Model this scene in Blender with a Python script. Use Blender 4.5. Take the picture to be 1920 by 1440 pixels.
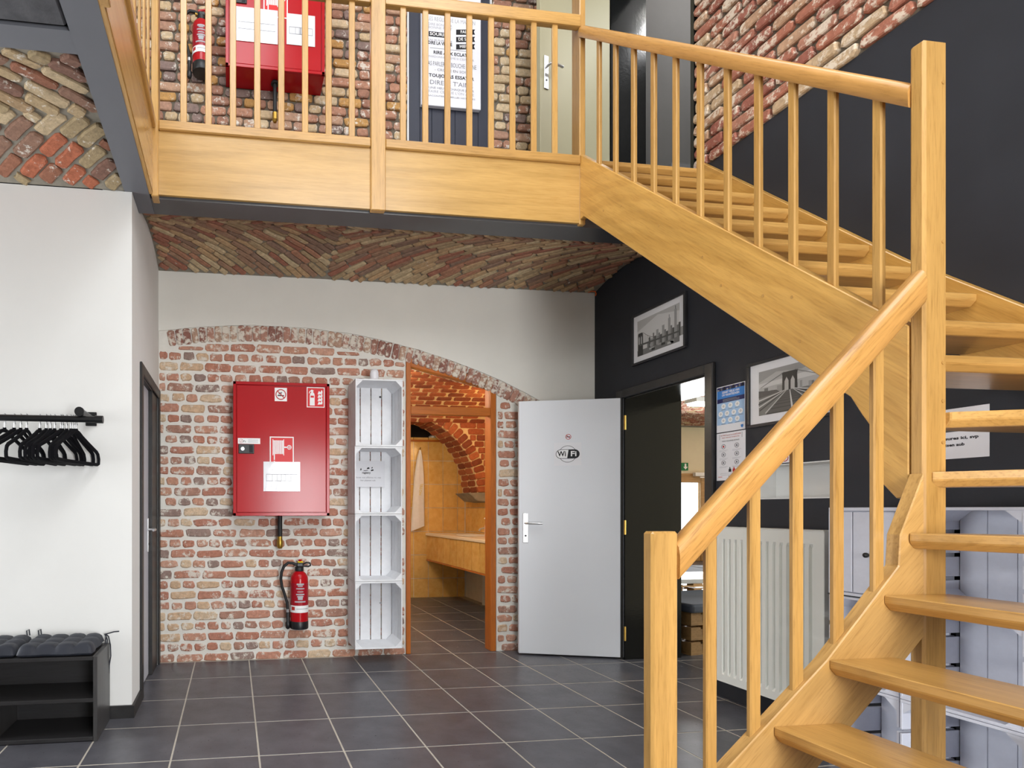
import bpy, bmesh, math, random
from mathutils import Vector, Matrix

R = random.Random(11)
sc = bpy.context.scene
col = sc.collection
for o in list(bpy.data.objects):
    bpy.data.objects.remove(o)

# ------------------------------------------------------------------ camera
cam_d = bpy.data.cameras.new('camera')
cam_d.sensor_fit = 'HORIZONTAL'
cam_d.sensor_width = 36.0
cam_d.lens = 1060 / 1920 * 36.0
cam_d.shift_x = (960 - 571) / 1920
cam_d.shift_y = (955 - 720) / 1920
cam_d.clip_start = 0.05
cam = bpy.data.objects.new('camera', cam_d)
cam.location = (0, 0, 1.16)
cam.rotation_euler = (math.radians(90), 0, math.radians(-7.2))
col.objects.link(cam)
sc.camera = cam

# ------------------------------------------------------------------ world, lights, exposure
world = bpy.data.worlds.new('world')
sc.world = world
world.use_nodes = True
wn = world.node_tree
wn.nodes['Background'].inputs[0].default_value = (0.86, 0.93, 1.0, 1)
wn.nodes['Background'].inputs[1].default_value = 2.6
sc.view_settings.view_transform = 'Standard'
sc.view_settings.look = 'None'
sc.view_settings.gamma = 1.0
sc.view_settings.use_curve_mapping = False
sc.view_settings.exposure = 0.47


def area(name, loc, rot, sx, sy, power, color=(1, 1, 1), spread=180):
    d = bpy.data.lights.new(name, 'AREA')
    d.shape = 'RECTANGLE'
    d.size, d.size_y = sx, sy
    d.energy = power
    d.color = color
    d.spread = math.radians(spread)
    o = bpy.data.objects.new(name, d)
    o.location = loc
    o.rotation_euler = [math.radians(a) for a in rot]
    col.objects.link(o)
    return o


# daylight: roof light over the hall, tall windows in the wall behind the viewer,
# the windows of the neighbouring dining room, plus two added side lights
area('roof_daylight', (-0.25, 0.3, 6.78), (0, 0, 0), 1.5, 3.6, 62, (0.97, 0.985, 1.0))
area('roof_daylight', (2.1, 0.3, 6.78), (0, 0, 0), 1.3, 3.6, 26, (0.97, 0.985, 1.0))
area('high_window_daylight', (1.5, -1.74, 5.2), (90, 0, 0), 2.7, 2.0, 50, (1.0, 0.99, 0.97))
area('rear_door_daylight', (1.3, -1.74, 1.1), (90, 0, 0), 1.1, 2.0, 102, (0.99, 0.99, 1.0))
area('side_fill_light', (-3.52, -0.2, 4.9), (0, -90, 0), 2.2, 3.4, 26, (0.98, 0.99, 1.0))  # invented upper side window, added to light the right wall and stairs
area('low_side_fill_light', (-3.52, 2.72, 1.2), (0, -90, 0), 1.8, 0.9, 55, (0.96, 0.98, 1.0))  # invented low window, added to brighten the crates and radiator under the stairs
area('dining_window_daylight', (10.1, 10.6, 1.6), (-90, 0, 0), 2.6, 2.0, 260, (0.97, 0.99, 1.0))
area('dining_side_daylight', (8.6, 3.2, 1.7), (0, 90, 0), 1.8, 3.0, 160, (0.97, 0.99, 1.0))


# ------------------------------------------------------------------ helpers
def lin(c):
    out = []
    for v in c:
        v /= 255.0
        out.append(v / 12.92 if v <= 0.04045 else ((v + 0.055) / 1.055) ** 2.4)
    return (out[0], out[1], out[2], 1)


class MatB:
    def __init__(s, name, rough=0.5, spec=0.5, metal=0.0):
        s.m = bpy.data.materials.new(name)
        s.m.use_nodes = True
        s.t = s.m.node_tree
        s.b = s.t.nodes['Principled BSDF']
        s.b.inputs['Roughness'].default_value = rough
        s.b.inputs['Specular IOR Level'].default_value = spec
        s.b.inputs['Metallic'].default_value = metal

    def n(s, kind, **kw):
        nd = s.t.nodes.new(kind)
        for k, v in kw.items():
            if k in nd.inputs:
                nd.inputs[k].default_value = v
            else:
                setattr(nd, k, v)
        return nd

    def l(s, a, b):
        s.t.links.new(a, b)

    def ramp(s, fac, stops, interp='LINEAR'):
        r = s.n('ShaderNodeValToRGB')
        r.color_ramp.interpolation = interp
        e = r.color_ramp.elements
        while len(e) < len(stops):
            e.new(0.5)
        for i, (p, c) in enumerate(stops):
            e[i].position = p
            e[i].color = c
        s.l(fac, r.inputs[0])
        return r.outputs[0]

    def mix(s, fac, a, b, mode='MIX'):
        m = s.n('ShaderNodeMix', data_type='RGBA', blend_type=mode)
        for sock, v in ((m.inputs[0], fac), (m.inputs[6], a), (m.inputs[7], b)):
            if hasattr(v, 'node'):
                s.l(v, sock)
            else:
                sock.default_value = v
        return m.outputs[2]

    def bump(s, h, strength=0.3, dist=0.01):
        b = s.n('ShaderNodeBump', Strength=strength, Distance=dist)
        s.l(h, b.inputs['Height'])
        s.l(b.outputs[0], s.b.inputs['Normal'])

    def color(s, c):
        if hasattr(c, 'node'):
            s.l(c, s.b.inputs['Base Color'])
        else:
            s.b.inputs['Base Color'].default_value = c


def pos_noise(B, scale, detail=4, rough=0.6, vec=None):
    n = B.n('ShaderNodeTexNoise', Scale=scale, Detail=detail, Roughness=rough)
    if vec is None:
        vec = B.n('ShaderNodeNewGeometry').outputs['Position']
    B.l(vec, n.inputs['Vector'])
    return n.outputs[0]


def plain(name, c, rough=0.5, spec=0.5, metal=0.0, var=0.06, scale=6, bump=0.0, bscale=60):
    B = MatB(name, rough, spec, metal)
    c = lin(c)
    n = pos_noise(B, scale)
    lo = tuple(max(0, v * (1 - var)) for v in c[:3]) + (1,)
    hi = tuple(min(1, v * (1 + var)) for v in c[:3]) + (1,)
    B.color(B.ramp(n, [(0.3, lo), (0.7, hi)]))
    if bump:
        B.bump(pos_noise(B, bscale, 6), bump, 0.004)
    return B.m


def flat(name, c, rough=0.6, spec=0.3):
    B = MatB(name, rough, spec)
    B.color(lin(c))
    return B.m


def wood(name, c, axis='x', tilt=0.0, tplane='xz', rough=0.32, dark=0.74, rings=0.0):
    B = MatB(name, rough, 0.5)
    tc = B.n('ShaderNodeTexCoord').outputs['Object']
    rot = (0, 0, 0)
    if tilt:
        rot = (0, math.radians(tilt), 0) if tplane == 'xz' else (math.radians(tilt), 0, 0)
    m0 = B.n('ShaderNodeMapping')
    m0.inputs['Rotation'].default_value = rot
    B.l(tc, m0.inputs[0])
    st = {'x': (0.06, 1, 1), 'y': (1, 0.06, 1), 'z': (1, 1, 0.06)}[axis]
    m1 = B.n('ShaderNodeMapping')
    m1.inputs['Scale'].default_value = [v * 150 for v in st]
    B.l(m0.outputs[0], m1.inputs[0])
    fine = B.n('ShaderNodeTexNoise', Scale=1.0, Detail=6, Roughness=0.65)
    B.l(m1.outputs[0], fine.inputs[0])
    m2 = B.n('ShaderNodeMapping')
    m2.inputs['Scale'].default_value = [v * 16 for v in st]
    B.l(m0.outputs[0], m2.inputs[0])
    br = B.n('ShaderNodeTexNoise', Scale=1.0, Detail=3, Distortion=0.8)
    B.l(m2.outputs[0], br.inputs[0])
    c = lin(c)
    d = tuple(v * f for v, f in zip(c[:3], (dark, dark * 0.93, dark * 0.82))) + (1,)
    h = tuple(min(1, v * 1.1) for v in c[:3]) + (1,)
    colr = B.ramp(fine.outputs[0], [(0.3, d), (0.48, c), (0.7, h)])
    band = B.ramp(br.outputs[0], [(0.3, (0.8, 0.78, 0.72, 1)), (0.65, (1.05, 1.05, 1.05, 1))])
    colr = B.mix(1.0, colr, band, 'MULTIPLY')
    if rings:
        w = B.n('ShaderNodeTexWave', Scale=rings, Distortion=6.0, Detail=2.0, wave_type='RINGS')
        m3 = B.n('ShaderNodeMapping')
        m3.inputs['Scale'].default_value = (1, 0.35, 0.8)
        B.l(m0.outputs[0], m3.inputs[0])
        B.l(m3.outputs[0], w.inputs[0])
        rr = B.ramp(w.outputs[0], [(0.25, (0.86, 0.82, 0.74, 1)), (0.6, (1, 1, 1, 1))])
        colr = B.mix(0.6, colr, rr, 'MULTIPLY')
    oi = B.n('ShaderNodeObjectInfo')
    tone = B.ramp(oi.outputs['Random'], [(0, (0.9, 0.87, 0.82, 1)), (1, (1.06, 1.06, 1.06, 1))])
    colr = B.mix(1.0, colr, tone, 'MULTIPLY')
    B.color(colr)
    B.b.inputs['Coat Weight'].default_value = 0.35
    B.b.inputs['Coat Roughness'].default_value = 0.22
    B.bump(fine.outputs[0], 0.06, 0.002)
    return B.m


def brickmat(name, pal, smear=0.2, smear_c=(226, 220, 208), rough=0.85, spread=0.18):
    B = MatB(name, rough, 0.25)
    oi = B.n('ShaderNodeObjectInfo')
    ge = B.n('ShaderNodeNewGeometry')
    ad = B.n('ShaderNodeMath', operation='ADD')
    B.l(oi.outputs['Random'], ad.inputs[0])
    B.l(ge.outputs['Random Per Island'], ad.inputs[1])
    fr = B.n('ShaderNodeMath', operation='FRACT')
    B.l(ad.outputs[0], fr.inputs[0])
    k = len(pal)
    base = B.ramp(fr.outputs[0], [(i / k, lin(p)) for i, p in enumerate(pal)], 'CONSTANT')
    n1 = pos_noise(B, 38, 5, 0.7)
    v = B.ramp(n1, [(0.25, (1 - spread * 2,) * 3 + (1,)), (0.75, (1 + spread,) * 3 + (1,))])
    base = B.mix(1.0, base, v, 'MULTIPLY')
    n2 = pos_noise(B, 24, 8, 0.72)
    n3 = pos_noise(B, 5, 2, 0.5)
    sm = B.n('ShaderNodeMath', operation='MULTIPLY_ADD')
    B.l(n3, sm.inputs[0])
    sm.inputs[1].default_value = 0.35
    B.l(n2, sm.inputs[2])
    thr = 0.9 - smear
    fac = B.ramp(sm.outputs[0], [(thr, (0, 0, 0, 1)), (thr + 0.07, (0.85, 0.85, 0.85, 1))])
    base = B.mix(fac, base, lin(smear_c))
    B.color(base)
    B.bump(n2, 0.7, 0.012)
    return B.m


M = {}
M['plaster'] = plain('white_plaster', (226, 224, 216), 0.85, 0.2, var=0.025, scale=3, bump=0.12, bscale=30)
M['plaster_w'] = plain('bright_plaster', (230, 230, 227), 0.8, 0.2, var=0.015, scale=3, bump=0.06, bscale=30)
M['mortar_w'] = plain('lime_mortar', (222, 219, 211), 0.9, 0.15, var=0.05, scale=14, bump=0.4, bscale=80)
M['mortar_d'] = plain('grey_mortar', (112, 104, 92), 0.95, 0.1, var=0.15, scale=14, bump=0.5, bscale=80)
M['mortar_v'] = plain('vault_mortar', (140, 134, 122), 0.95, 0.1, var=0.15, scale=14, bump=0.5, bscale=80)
M['mortar_o'] = plain('toilet_mortar', (214, 188, 140), 0.95, 0.1, var=0.1, scale=14, bump=0.5, bscale=80)
M['black_wall'] = plain('black_paint_wall', (40, 42, 48), 0.62, 0.35, var=0.12, scale=2.2, bump=0.25, bscale=14)
M['black_gloss'] = plain('black_gloss_paint', (20, 21, 21), 0.16, 0.5, var=0.2, scale=5, bump=0.14, bscale=45)
M['black_wood'] = plain('black_stained_trim', (38, 37, 37), 0.42, 0.45, var=0.3, scale=12, bump=0.15, bscale=50)
M['steel'] = plain('grey_painted_steel', (104, 106, 112), 0.38, 0.4, var=0.05, scale=2)
M['steel_d'] = plain('dark_painted_steel', (74, 75, 78), 0.22, 0.5, var=0.08, scale=2)
M['concrete'] = plain('dark_rough_concrete', (92, 92, 95), 0.95, 0.1, var=0.3, scale=8, bump=0.8, bscale=50)
M['white_paint'] = plain('white_paint', (234, 235, 236), 0.45, 0.4, var=0.02)
M['door_white'] = plain('white_door_paint', (226, 229, 234), 0.38, 0.45, var=0.01, scale=2)
M['door_cream'] = plain('cream_door_paint', (172, 166, 136), 0.5, 0.4, var=0.02, scale=2)
M['door_grey'] = plain('pale_grey_door', (188, 190, 198), 0.45, 0.4, var=0.02)
M['crate_w'] = plain('whitewashed_crate', (232, 233, 236), 0.7, 0.25, var=0.035, scale=18, bump=0.15, bscale=70)
M['crate_g'] = plain('blue_white_crate', (214, 217, 228), 0.6, 0.3, var=0.04, scale=18, bump=0.15, bscale=70)
M['red'] = plain('red_enamel', (176, 16, 26), 0.2, 0.3, var=0.04, scale=3)
M['red_sign'] = flat('sign_red', (214, 32, 36), 0.35)
M['white_sign'] = flat('sign_white', (240, 240, 240), 0.4)
M['black_plastic'] = plain('black_plastic', (24, 25, 27), 0.4, 0.5, var=0.1)
M['black_rubber'] = plain('black_rubber', (28, 29, 30), 0.55, 0.4, var=0.1)
M['black_velvet'] = plain('black_velvet', (17, 17, 21), 0.9, 0.15, var=0.2, scale=40)
M['brass'] = plain('brass', (176, 140, 62), 0.32, 0.5, 0.9, var=0.08)
M['chrome'] = plain('chrome', (205, 206, 208), 0.3, 0.5, 0.8, var=0.02)
M['yellow'] = flat('yellow_plastic', (226, 196, 30))
M['paper'] = plain('white_paper', (232, 232, 236), 0.5, 0.3, var=0.015)
M['paper_gloss'] = plain('plastic_sleeve', (224, 225, 230), 0.12, 0.6, var=0.02, bump=0.5, bscale=9)
M['ink'] = flat('black_ink', (34, 34, 38))
M['ink_grey'] = flat('grey_ink', (128, 128, 134))
M['ink_light'] = flat('light_grey_ink', (176, 177, 182))
M['ink_red'] = flat('red_ink', (186, 52, 48))
M['blue'] = flat('poster_blue', (66, 132, 206))
M['navy'] = flat('poster_navy', (36, 40, 92))
M['sky_blue'] = flat('poster_pale_blue', (168, 200, 232))
M['green'] = flat('exit_green', (28, 120, 72))
M['frame_black'] = plain('picture_frame_black', (40, 40, 43), 0.4, 0.4, var=0.1)
M['mat_board'] = plain('picture_mount', (226, 227, 230), 0.3, 0.5, var=0.01)
for i, g in enumerate((204, 178, 150, 116, 84, 56)):
    M['g%d' % i] = flat('photo_grey_%d' % i, (g, g, g - 2), 0.35, 0.4)
M['radiator'] = plain('radiator_enamel', (226, 228, 222), 0.35, 0.45, var=0.015)
M['radiator_g'] = plain('radiator_grey', (150, 150, 152), 0.4, 0.45, var=0.02)
M['grey_wall'] = plain('grey_room_wall', (126, 124, 122), 0.8, 0.2, var=0.03)
M['boards_dark'] = plain('dark_blue_grey_boards', (52, 55, 68), 0.5, 0.4, var=0.06)
M['canvas'] = plain('canvas_white', (232, 233, 240), 0.6, 0.3, var=0.01)
M['bench'] = None
M['cushion'] = plain('dark_grey_cushion', (44, 47, 56), 0.55, 0.4, var=0.1, scale=9, bump=0.15, bscale=200)
M['pallet_cushion'] = plain('grey_pallet_cushion', (98, 104, 116), 0.8, 0.2, var=0.06)
M['tray'] = plain('grey_perforated_tray', (122, 126, 132), 0.5, 0.4, var=0.12, scale=120)
M['orange_cable'] = flat('orange_cable', (222, 104, 48))
M['towel'] = plain('white_towel', (232, 226, 218), 0.95, 0.1, var=0.04, scale=20, bump=0.3, bscale=120)
M['soap'] = plain('pink_soap_bottle', (236, 206, 190), 0.25, 0.5, var=0.03)
M['counter'] = plain('cream_counter', (238, 226, 204), 0.25, 0.5, var=0.02)
M['pipe_white'] = plain('white_pipe', (228, 226, 220), 0.4, 0.4, var=0.02)
M['niche_shade'] = plain('painted_niche_shade', (40, 30, 24), 0.95, 0.1, var=0.3)  # shade of the recess above the ledge, put into its wall colour
M['lamp_dome'] = plain('beacon_dome', (232, 232, 238), 0.2, 0.5, var=0.01)
M['slate'] = plain('slate_board', (70, 72, 76), 0.6, 0.3, var=0.3, scale=16)
M['kraft'] = plain('beige_room_wall', (222, 214, 188), 0.85, 0.2, var=0.02)

BEECH = (192, 149, 84)
M['wx'] = wood('beech_x', BEECH, 'x')
M['wy'] = wood('beech_y', BEECH, 'y')
M['wz'] = wood('beech_z', BEECH, 'z')
M['wpanel'] = wood('beech_panel', (193, 154, 90), 'x', rough=0.26, dark=0.9)
M['wpanel_y'] = wood('beech_panel_y', (193, 153, 88), 'y', rough=0.26, dark=0.9)
M['wlow'] = wood('beech_low_stringer', (202, 160, 98), 'x', 46, 'xz')
M['wup'] = wood('beech_up_stringer', (204, 158, 84), 'y', -43, 'yz', dark=0.84, rings=5)
M['wrail_lo'] = wood('beech_low_rail', (200, 150, 84), 'x', 45, 'xz', dark=0.6)
M['wrail_up'] = wood('beech_up_rail', (204, 154, 88), 'y', -43, 'yz')
M['pine'] = wood('orange_pine', (190, 106, 34), 'z', rough=0.35)
M['pine_x'] = wood('orange_pine_x', (190, 106, 34), 'x', rough=0.35)
M['pallet'] = wood('pallet_pine', (178, 138, 86), 'x', rough=0.8)
M['bench'] = wood('black_stained_pine', (36, 35, 37), 'x', rough=0.5, dark=0.45)
M['bench_z'] = wood('black_stained_pine_z', (54, 53, 54), 'z', rough=0.55, dark=0.5)

M['brick_w'] = brickmat('limewashed_brick', [(196, 142, 120), (204, 158, 136), (188, 130, 108), (212, 180, 148),
                        (196, 146, 124), (176, 134, 116), (216, 190, 160), (190, 136, 114), (200, 150, 126), (158, 134, 124), (186, 130, 110)], 0.19)
M['brick_a'] = brickmat('whitewashed_arch_brick', [(168, 122, 106), (184, 138, 120), (152, 106, 94), (190, 156, 134)], 0.25,
                        (230, 224, 210))
M['brick_d'] = brickmat('reclaimed_brick', [(180, 140, 118), (190, 152, 126), (204, 178, 142), (166, 122, 102),
                        (212, 188, 154), (196, 150, 92), (142, 120, 112), (184, 136, 112)], 0.17)
M['brick_r'] = brickmat('stair_wall_brick', [(172, 112, 92), (182, 128, 106), (190, 152, 122), (160, 100, 84),
                        (196, 168, 134), (176, 114, 92)], 0.215, (224, 210, 190))
M['brick_v'] = brickmat('vault_brick', [(178, 154, 120), (190, 164, 128), (164, 130, 106), (202, 180, 144),
                        (178, 130, 104), (150, 122, 104), (192, 160, 122), (166, 112, 92)], 0.06, spread=0.2)
M['brick_v2'] = brickmat('left_vault_brick', [(178, 150, 116), (158, 108, 86), (190, 166, 130), (150, 116, 98),
                         (184, 110, 82), (172, 152, 118), (138, 104, 90), (200, 178, 144)], 0.13, spread=0.2)
M['brick_o'] = brickmat('toilet_brick', [(160, 88, 56), (144, 76, 48), (172, 100, 64), (130, 70, 48)], 0.02, (222, 190, 140))


def tilemat():
    B = MatB('anthracite_tile', 0.3, 0.5)
    n = pos_noise(B, 7, 6, 0.62)
    n2 = pos_noise(B, 60, 5, 0.7)
    c1 = B.ramp(n, [(0.3, lin((74, 74, 80))), (0.7, lin((96, 96, 102)))])
    c2 = B.ramp(n2, [(0.35, (0.85, 0.85, 0.85, 1)), (0.7, (1.1, 1.1, 1.1, 1))])
    B.color(B.mix(1.0, c1, c2, 'MULTIPLY'))
    B.l(B.ramp(n2, [(0.3, (0.26,) * 3 + (1,)), (0.7, (0.42,) * 3 + (1,))]), B.b.inputs['Roughness'])
    B.bump(n2, 0.08, 0.003)
    return B.m


M['tile'] = tilemat()
M['grout'] = plain('grout', (186, 180, 168), 0.9, 0.1, var=0.08, scale=20)


def ochre():
    B = MatB('ochre_wall_tile', 0.22, 0.5)
    n = pos_noise(B, 14, 6, 0.65)
    c = B.ramp(n, [(0.3, lin((214, 164, 84))), (0.7, lin((234, 194, 118)))])
    oi = B.n('ShaderNodeObjectInfo')
    t = B.ramp(oi.outputs['Random'], [(0, (0.92, 0.9, 0.86, 1)), (1, (1.05, 1.05, 1.05, 1))])
    B.color(B.mix(1.0, c, t, 'MULTIPLY'))
    B.bump(n, 0.05, 0.003)
    return B.m


M['ochre'] = ochre()


def glassmat():
    B = MatB('clear_glass', 0.02, 0.5)
    B.color((0.9, 0.93, 0.93, 1))
    B.b.inputs['Transmission Weight'].default_value = 1.0
    B.b.inputs['IOR'].default_value = 1.02
    return B.m


M['glass'] = glassmat()


def emis(name, c, s):
    B = MatB(name, 0.5)
    B.color(lin(c))
    B.b.inputs['Emission Color'].default_value = lin(c)
    B.b.inputs['Emission Strength'].default_value = s
    return B.m


M['lamp_on'] = emis('lamp_diffuser', (255, 252, 244), 4.0)
M['bulb_warm'] = emis('warm_bulb', (255, 196, 120), 10.0)

# ------------------------------------------------------------------ geometry helpers
LOC = {}


def wl(o):
    return LOC.get(o.name, Vector((0, 0, 0))) if o else Vector((0, 0, 0))


class Fr:
    """a plane in the room: origin, right and up; normal points out of the surface"""
    def __init__(s, O, r, u=(0, 0, 1)):
        s.O, s.r, s.u = Vector(O), Vector(r).normalized(), Vector(u).normalized()
        s.n = s.r.cross(s.u)

    def p(s, a, b, c=0.0):
        return s.O + s.r * a + s.u * b + s.n * c

    def at(s, a, b, c=0.0):
        f = Fr(s.p(a, b, c), s.r, s.u)
        return f


W0 = Fr((0, 0, 0), (1, 0, 0))


def FY(y):
    return Fr((0, y, 0), (1, 0, 0))


def FX(x):
    return Fr((x, 0, 0), (0, -1, 0))   # faces -X, right coordinate a = -Y


class MB:
    def __init__(s):
        s.V, s.F = [], []

    def box(s, x0, x1, y0, y1, z0, z1):
        i = len(s.V)
        for z in (z0, z1):
            for x, y in ((x0, y0), (x1, y0), (x1, y1), (x0, y1)):
                s.V.append(Vector((x, y, z)))
        for f in ((0, 3, 2, 1), (4, 5, 6, 7), (0, 1, 5, 4), (1, 2, 6, 5), (2, 3, 7, 6), (3, 0, 4, 7)):
            s.F.append([i + k for k in f])
        return s

    def fbox(s, fr, a0, a1, b0, b1, c0, c1):
        return s.prism(fr, [(a0, b0), (a1, b0), (a1, b1), (a0, b1)], c0, c1)

    def prism(s, fr, pts, c0, c1):
        i, k = len(s.V), len(pts)
        for c in (c0, c1):
            for a, b in pts:
                s.V.append(fr.p(a, b, c))
        s.F.append([i + j for j in range(k)])
        s.F.append([i + k + j for j in reversed(range(k))])
        for j in range(k):
            j2 = (j + 1) % k
            s.F.append([i + j, i + k + j, i + k + j2, i + j2])
        return s

    def rings(s, rings, cap=True, closed=True):
        i0 = len(s.V)
        k = len(rings[0])
        for r in rings:
            s.V += [Vector(v) for v in r]
        for q in range(len(rings) - 1):
            for j in range(k if closed else k - 1):
                j2 = (j + 1) % k
                s.F.append([i0 + q * k + j, i0 + q * k + j2, i0 + (q + 1) * k + j2, i0 + (q + 1) * k + j])
        if cap:
            s.F.append([i0 + j for j in reversed(range(k))])
            s.F.append([i0 + (len(rings) - 1) * k + j for j in range(k)])
        return s

    def tube(s, path, rad, seg=8, cap=True):
        path = [Vector(p) for p in path]
        rs = rad if isinstance(rad, (list, tuple)) else [rad] * len(path)
        rings, prev = [], None
        for i, p in enumerate(path):
            a = path[max(0, i - 1)]
            b = path[min(len(path) - 1, i + 1)]
            t = (b - a).normalized()
            if prev is None:
                ref = Vector((0, 0, 1)) if abs(t.z) < 0.9 else Vector((1, 0, 0))
                x = t.cross(ref).normalized()
            else:
                x = (prev - t * prev.dot(t)).normalized()
            prev = x
            y = t.cross(x)
            rings.append([p + (x * math.cos(2 * math.pi * j / seg) + y * math.sin(2 * math.pi * j / seg)) * rs[i]
                          for j in range(seg)])
        return s.rings(rings, cap)

    def lathe(s, prof, O, axis=(0, 0, 1), seg=20):
        ax = Vector(axis).normalized()
        ref = Vector((1, 0, 0)) if abs(ax.x) < 0.9 else Vector((0, 1, 0))
        x = ax.cross(ref).normalized()
        y = ax.cross(x)
        O = Vector(O)
        rings = [[O + ax * h + (x * math.cos(2 * math.pi * j / seg) + y * math.sin(2 * math.pi * j / seg)) * r
                  for j in range(seg)] for r, h in prof]
        return s.rings(rings)

    def build(s, name, mat, parent=None, bevel=0.0, smooth=False, seg=1, recalc=True):
        xs = [v.x for v in s.V]; ys = [v.y for v in s.V]; zs = [v.z for v in s.V]
        o0 = Vector(((min(xs) + max(xs)) / 2, (min(ys) + max(ys)) / 2, min(zs)))
        me = bpy.data.meshes.new(name)
        me.from_pydata([v - o0 for v in s.V], [], s.F)
        if bevel or recalc:
            bm = bmesh.new()
            bm.from_mesh(me)
            if recalc:
                bmesh.ops.recalc_face_normals(bm, faces=bm.faces)
            if bevel:
                ed = [e for e in bm.edges if len(e.link_faces) == 2 and e.calc_face_angle(0) > 0.6]
                bmesh.ops.bevel(bm, geom=ed, offset=bevel, segments=seg, affect='EDGES', profile=0.6,
                                clamp_overlap=True)
            bm.to_mesh(me)
            bm.free()
        if smooth:
            me.shade_smooth()
            me.set_sharp_from_angle(angle=math.radians(48))
        me.materials.append(M[mat] if isinstance(mat, str) else mat)
        return link(name, me, o0, parent)


def link(name, me, wloc, parent=None):
    o = bpy.data.objects.new(name, me)
    col.objects.link(o)
    if parent:
        o.parent = parent
        o.location = Vector(wloc) - wl(parent)
    else:
        o.location = wloc
    LOC[o.name] = Vector(wloc)
    return o


def thing(name, label, cat, loc, group=None):
    o = bpy.data.objects.new(name, None)
    o.empty_display_size = 0.05
    col.objects.link(o)
    o.location = loc
    LOC[o.name] = Vector(loc)
    return tag(o, label, cat, group)


def tag(o, label, cat, group=None):
    o['label'] = label
    o['category'] = cat
    if group:
        o['group'] = group
    return o


def st(o):
    o['kind'] = 'structure'
    return o


def stuff(o, label=None, cat=None):
    o['kind'] = 'stuff'
    if label:
        o['label'] = label
        o['category'] = cat
    return o


def dup(root, off):
    def cp(o, parent):
        c = o.copy()
        col.objects.link(c)
        c.parent = parent
        LOC[c.name] = wl(o) + Vector(off)
        if parent is None:
            c.location = o.location + Vector(off)
        for ch in o.children:
            cp(ch, c)
        return c
    return cp(root, None)


def poly(name, fr, pts, mat, parent, off=0.001, th=0.0006):
    return MB().prism(fr, pts, off - th, off).build(name, mat, parent)


def rect(name, fr, a0, a1, b0, b1, mat, parent, off=0.001, th=0.0006):
    return poly(name, fr, [(a0, b0), (a1, b0), (a1, b1), (a0, b1)], mat, parent, off, th)


def disc(fr, a, b, r, seg=24, ry=None):
    ry = ry or r
    return [(a + r * math.cos(2 * math.pi * i / seg), b + ry * math.sin(2 * math.pi * i / seg)) for i in range(seg)]


def ringpoly(name, fr, a, b, r0, r1, mat, parent, off=0.001, seg=24, sy=1.0):
    m = MB()
    m.rings([[fr.p(x, b + (y - b) * sy, c) for x, y in disc(fr, a, b, r, seg)]
             for r, c in ((r0, off - 0.0006), (r0, off), (r1, off), (r1, off - 0.0006))], cap=False)
    return m.build(name, mat, parent)


def text(name, body, size, fr, a, b, mat, parent, off=0.0012, bold=0.0, align='CENTER', width=None):
    cu = bpy.data.curves.new('txt', 'FONT')
    cu.body = body
    cu.size = size
    cu.align_x = align
    cu.align_y = 'CENTER'
    cu.offset = bold
    cu.resolution_u = 2
    tmp = bpy.data.objects.new('txt', cu)
    col.objects.link(tmp)
    dg = bpy.context.evaluated_depsgraph_get()
    me = bpy.data.meshes.new_from_object(tmp.evaluated_get(dg))
    bpy.data.objects.remove(tmp)
    bpy.data.curves.remove(cu)
    me.name = name
    sx = 1.0
    if width and len(me.vertices):
        xs = [v.co.x for v in me.vertices]
        sx = width / max(1e-6, max(xs) - min(xs))
    o0 = fr.p(a, b, off)
    for v in me.vertices:
        v.co = fr.r * (v.co.x * sx) + fr.u * v.co.y
    me.materials.clear()
    me.materials.append(M[mat])
    return link(name, me, o0, parent)


# ------------------------------------------------------------------ bricks
def brick_meshes(name, L, H, D, mat, n=7, jit=0.006):
    out = []
    for q in range(n):
        c = min(L, H) * 0.22
        p = [(-L / 2 + c, -H / 2), (0, -H / 2), (L / 2 - c, -H / 2), (L / 2, -H / 2 + c), (L / 2, H / 2 - c),
             (L / 2 - c, H / 2), (0, H / 2), (-L / 2 + c, H / 2), (-L / 2, H / 2 - c), (-L / 2, -H / 2 + c)]
        p = [(x + R.uniform(-jit, jit), z + R.uniform(-jit, jit) * 0.7) for x, z in p]
        e = 0.007
        ring_f = [Vector((x * (1 - 2 * e / L), -D, z * (1 - 2 * e / H))) for x, z in p]
        ring_m = [Vector((x, -D + 0.006, z)) for x, z in p]
        ring_b = [Vector((x, 0, z)) for x, z in p]
        me = bpy.data.meshes.new(name)
        V = ring_b + ring_m + ring_f
        F = []
        for a in (0, 10):
            for j in range(10):
                j2 = (j + 1) % 10
                F.append([a + j, a + j2, a + 10 + j2, a + 10 + j])
        F.append([20 + j for j in range(10)])
        me.from_pydata(V, [], F)
        me.materials.append(M[mat])
        out.append(me)
    return out


def mat4(x, y, z, loc, s=(1, 1, 1)):
    m = Matrix.Identity(4)
    for i, (ax, k) in enumerate(((x, s[0]), (y, s[1]), (z, s[2]))):
        for j in range(3):
            m[j][i] = ax[j] * k
    for j in range(3):
        m[j][3] = loc[j]
    return m


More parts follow.
